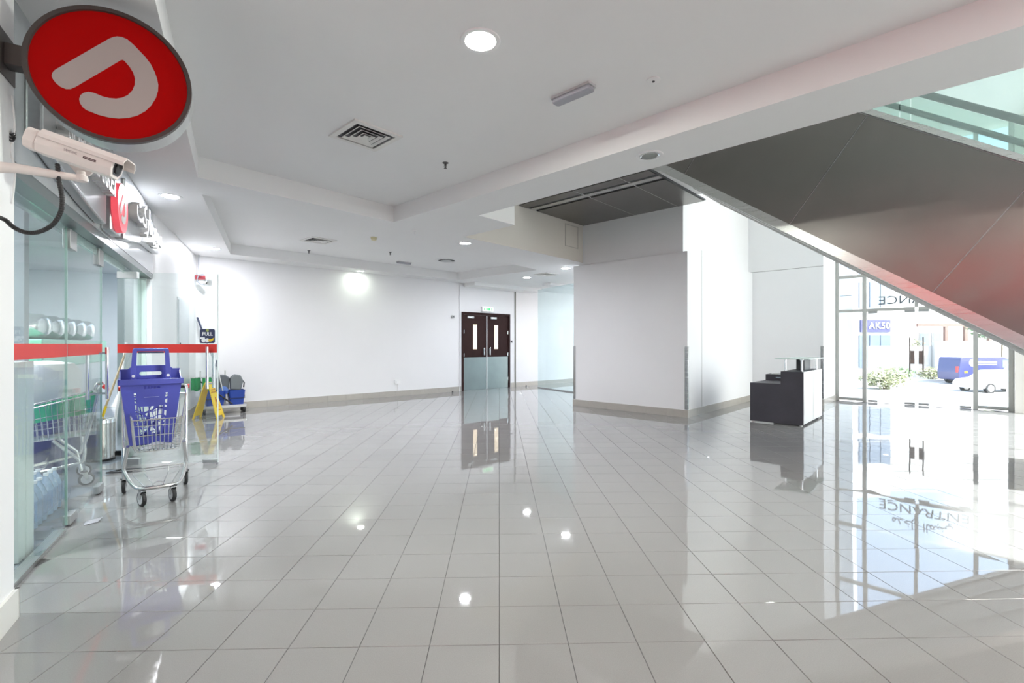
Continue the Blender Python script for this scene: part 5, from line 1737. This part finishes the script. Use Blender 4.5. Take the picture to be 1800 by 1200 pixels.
for k, (x, lab) in enumerate(((33.2, 'low green hedge bush below the boundary wall, leftmost'), (36.1, 'low green hedge bush below the boundary wall, second from left'), (39.0, 'low green hedge bush beside the parked van'))):
    shrub('hedge_bush', lab, 'bush', (x, 41.0, -1.7), (1.4, 0.5, 0.55), 500, 0.15, (LEAF, LEAF2, LEAF)[k], 0, 'hedge along the boundary wall')
shrub('shrub', 'yellow green shrub left of the pale house windows', 'shrub', (39.9, 47.0, -1.7), (0.7, 0.6, 1.5), 400, 0.2, LEAF2, 0.6, 'shrubs in front of the pale house')
shrub('shrub', 'yellow green shrub right of the pale house windows', 'shrub', (41.9, 47.0, -1.7), (0.7, 0.6, 1.4), 400, 0.2, LEAF2, 0.6, 'shrubs in front of the pale house')
t = shrub('street_tree', 'leafy tree at the right edge of the entrance glazing', 'tree', (41.0, 40.0, -1.7), (2.6, 1.8, 1.4), 1400, 0.22, LEAF, 3.2)

HW = MAT('house_white', (0.50, 0.49, 0.475), 0.7, var=0.03, scale=0.4)
HG = MAT('house_window', (0.16, 0.20, 0.26), 0.15)
bw_ = tag(MB().box(32.6, 52, 43.5, 43.8, -1.7, 1.15).build('boundary_wall', HW), 'long white boundary wall across the road', 'wall')
tag(MB().box(38.2, 46, 43.2, 43.45, -1.7, 1.6).build('gate_wall', HW), 'taller white wall section behind the parked van', 'wall')
hs = thing('pale_house', 'large pale house with boarded front across the road', 'house', (46, 52, -1.7))
P_(MB().box(39.4, 56, 50, 58, -1.7, 14), 'wall', HW, hs)
for k in range(22):
    P_(MB().box(39.42, 55.9, 49.95, 50.0, 0.0 + k * 0.62, 0.58 + k * 0.62), 'cladding_board', HW, hs)
for (x0, x1) in ((42.6, 43.5), (43.9, 44.8)):
    w_o = P_(MB().box(x0 - 0.05, x1 + 0.05, 49.86, 49.95, 1.0, 2.5), 'window', HW, hs)
    P_(MB().box(x0, x1, 49.84, 49.86, 1.05, 2.45), 'pane', HG, w_o) if False else None
    o = MB().box(x0, x1, 49.83, 49.86, 1.05, 2.45).build('pane', HG)
    o.parent = hs
    o.matrix_parent_inverse = hs.matrix_basis.inverted()
b2 = thing('shop_building', 'building with dark blue shop sign across the road', 'building', (36, 48, -1.7))
P_(MB().box(31.0, 37.2, 47, 55, -1.7, 14), 'wall', MAT('grey_white', (0.62, 0.63, 0.66), 0.7), b2)
P_(MB().box(34.2, 37.1, 46.85, 47.0, 2.5, 3.7), 'sign_band', MAT('sign_navy', (0.07, 0.07, 0.17), 0.4), b2)
P_(MB().box(34.2, 37.1, 46.8, 47.0, 4.3, 4.7), 'canopy', HW, b2)
for i in range(3):
    P_(MB().box(34.1 + i * 1.05, 35.05 + i * 1.05, 46.9, 47.0, 4.9, 7.4), 'window', HG, b2)
    P_(MB().box(34.1 + i * 1.05, 35.05 + i * 1.05, 46.9, 47.0, -1.0, 2.2), 'shop_window', HG, b2)
    P_(MB().box(34.1 + i * 1.05, 35.05 + i * 1.05, 46.9, 47.0, 8.2, 10.6), 'window', HG, b2)
lo = lettering('AK50', 0.9, WPRINT, None, Matrix.Translation((36.0, 46.82, 3.1)), 0.02, 'sign_letters')
lo.parent = b2
lo.matrix_parent_inverse = b2.matrix_basis.inverted()
pg = thing('pergola', 'brown timber pergola in front of the pale house', 'pergola', (41, 46, -1.7))
PB = MAT('pergola_brown', (0.20, 0.12, 0.10), 0.6)
P_(MB().box(39.0, 46.0, 45.9, 46.1, 3.0, 3.3), 'beam', PB, pg)
for x in (41.6, 43.5, 45.8):
    P_(MB().box(x, x + 0.28, 45.88, 46.12, -1.7, 3.0), 'post', PB, pg)

def wheel(parent, x, y, r, w=0.2):
    o = MB().lathe([(0.0, -w / 2), (r * 0.98, -w / 2), (r, 0), (r * 0.98, w / 2), (0.0, w / 2)], (x, y, r), 24, 'y').build('wheel', BLACK, parent, smooth=True)
    MB().lathe([(0.0, -w / 2 - 0.012), (r * 0.62, -w / 2 - 0.012), (r * 0.66, -w / 2)], (x, y, r), 20, 'y').build('rim', MAT('alloy', (0.6, 0.6, 0.62), 0.3, 0.8), o, smooth=True)
vn = thing('delivery_van', 'dark blue delivery van parked across the road', 'van', (35.65, 36.6, -1.7), R(4))
VB = MAT('van_blue', (0.05, 0.055, 0.16), 0.3, coat=0.3)
vp = [(-2.4, 0.35), (-2.45, 0.9), (-2.3, 1.95), (-2.15, 2.05), (1.2, 2.05), (1.6, 1.9), (2.15, 1.2), (2.5, 1.05), (2.55, 0.4), (2.2, 0.3), (-2.2, 0.3)]
MB().prism(vp, -0.85, 0.85, 'y').build('body', VB, vn, bevel=0.05)
for x in (-1.5, 1.65):
    wheel(vn, x, -0.78, 0.34)
    wheel(vn, x, 0.78, 0.34)
MB().prism([(1.05, 1.25), (1.95, 1.25), (1.55, 1.82), (1.05, 1.82)], -0.87, -0.85, 'y').build('side_window', HG, vn)
MB().prism(circle(0.28, 20, -1.35, 1.62), -0.866, -0.85, 'y').build('round_logo', MAT('logo_cream', (0.8, 0.72, 0.66), 0.5), vn)
m = MB()
m.box(-0.95, 0.6, -0.866, -0.85, 1.62, 1.74)
m.box(-0.95, 0.6, -0.866, -0.85, 1.46, 1.54)
m.build('side_lettering', WPRINT, vn)
MB().box(-2.0, -1.75, -0.866, -0.85, 0.85, 1.0).build('yellow_badge', YELLOW, vn)
MB().box(-2.47, -2.36, -0.80, -0.62, 0.9, 1.35).build('tail_light', MAT('tail_red', (0.5, 0.05, 0.05), 0.3), vn)
c2 = thing('white_car', 'white car parked in front of the dark blue van', 'car', (30.9, 30.4, -1.75), R(3))
CW = MAT('car_white', (0.78, 0.78, 0.79), 0.25, coat=0.4)
MB().prism([(-2.2, 0.3), (-2.25, 0.62), (-2.05, 0.82), (-1.2, 0.92), (-0.4, 1.38), (0.9, 1.42), (1.8, 0.98), (2.2, 0.9), (2.3, 0.5), (2.2, 0.28)], -0.82, 0.82, 'y').build('body', CW, c2, bevel=0.06)
MB().prism([(-1.0, 0.95), (-0.35, 1.32), (0.2, 1.35), (0.2, 0.95)], -0.835, -0.82, 'y').build('side_window', HG, c2)
MB().prism([(0.28, 0.95), (0.28, 1.35), (0.85, 1.36), (1.45, 1.0)], -0.835, -0.82, 'y').build('side_window', HG, c2)
for x in (-1.4, 1.4):
    wheel(c2, x, -0.76, 0.32)
    wheel(c2, x, 0.76, 0.32)
MB().box(-2.24, -2.05, -0.70, -0.45, 0.62, 0.76).build('headlight', WPRINT, c2)
c3 = thing('silver_car', 'pale car parked behind the white car at the right', 'car', (36.4, 33.5, -1.7), R(5))
MB().prism([(-2.2, 0.3), (-2.25, 0.7), (-1.4, 0.95), (-0.7, 1.7), (1.5, 1.75), (2.2, 1.0), (2.3, 0.5), (2.2, 0.28)], -0.85, 0.85, 'y').build('body', MAT('car_silver', (0.55, 0.60, 0.64), 0.3, coat=0.4), c3, bevel=0.06)
MB().prism([(-1.15, 1.05), (-0.65, 1.6), (0.5, 1.62), (0.5, 1.05)], -0.865, -0.85, 'y').build('side_window', HG, c3)
for x in (-1.4, 1.4):
    wheel(c3, x, -0.8, 0.34)
t = thing('street_pole', 'leaning pale street pole outside the right glazing bay', 'pole', (17.6, 17.0, -0.6))
MB().tube([(0.0, 0, 0), (0.22, 0, 1.9)], 0.035, 10).build('shaft', WPRINT, t, smooth=True)
MB().lathe([(0.12, 0), (0.12, 0.03), (0.05, 0.05)], n=16).build('foot', WPRINT, t)
# white clad column just outside the left bay
oc = thing('outer_column', 'white clad column just outside the left glazing bay', 'column', W(FB, 2.37, 11.2, -0.02))
for k in range(6):
    P_(MB(FB).box(2.15, 2.6, 10.9, 11.5, -0.02 + 1.3 * k, 1.27 + 1.3 * k), 'cladding_panel', MAT('column_white', (0.72, 0.76, 0.80), 0.35), oc, bevel=0.01)
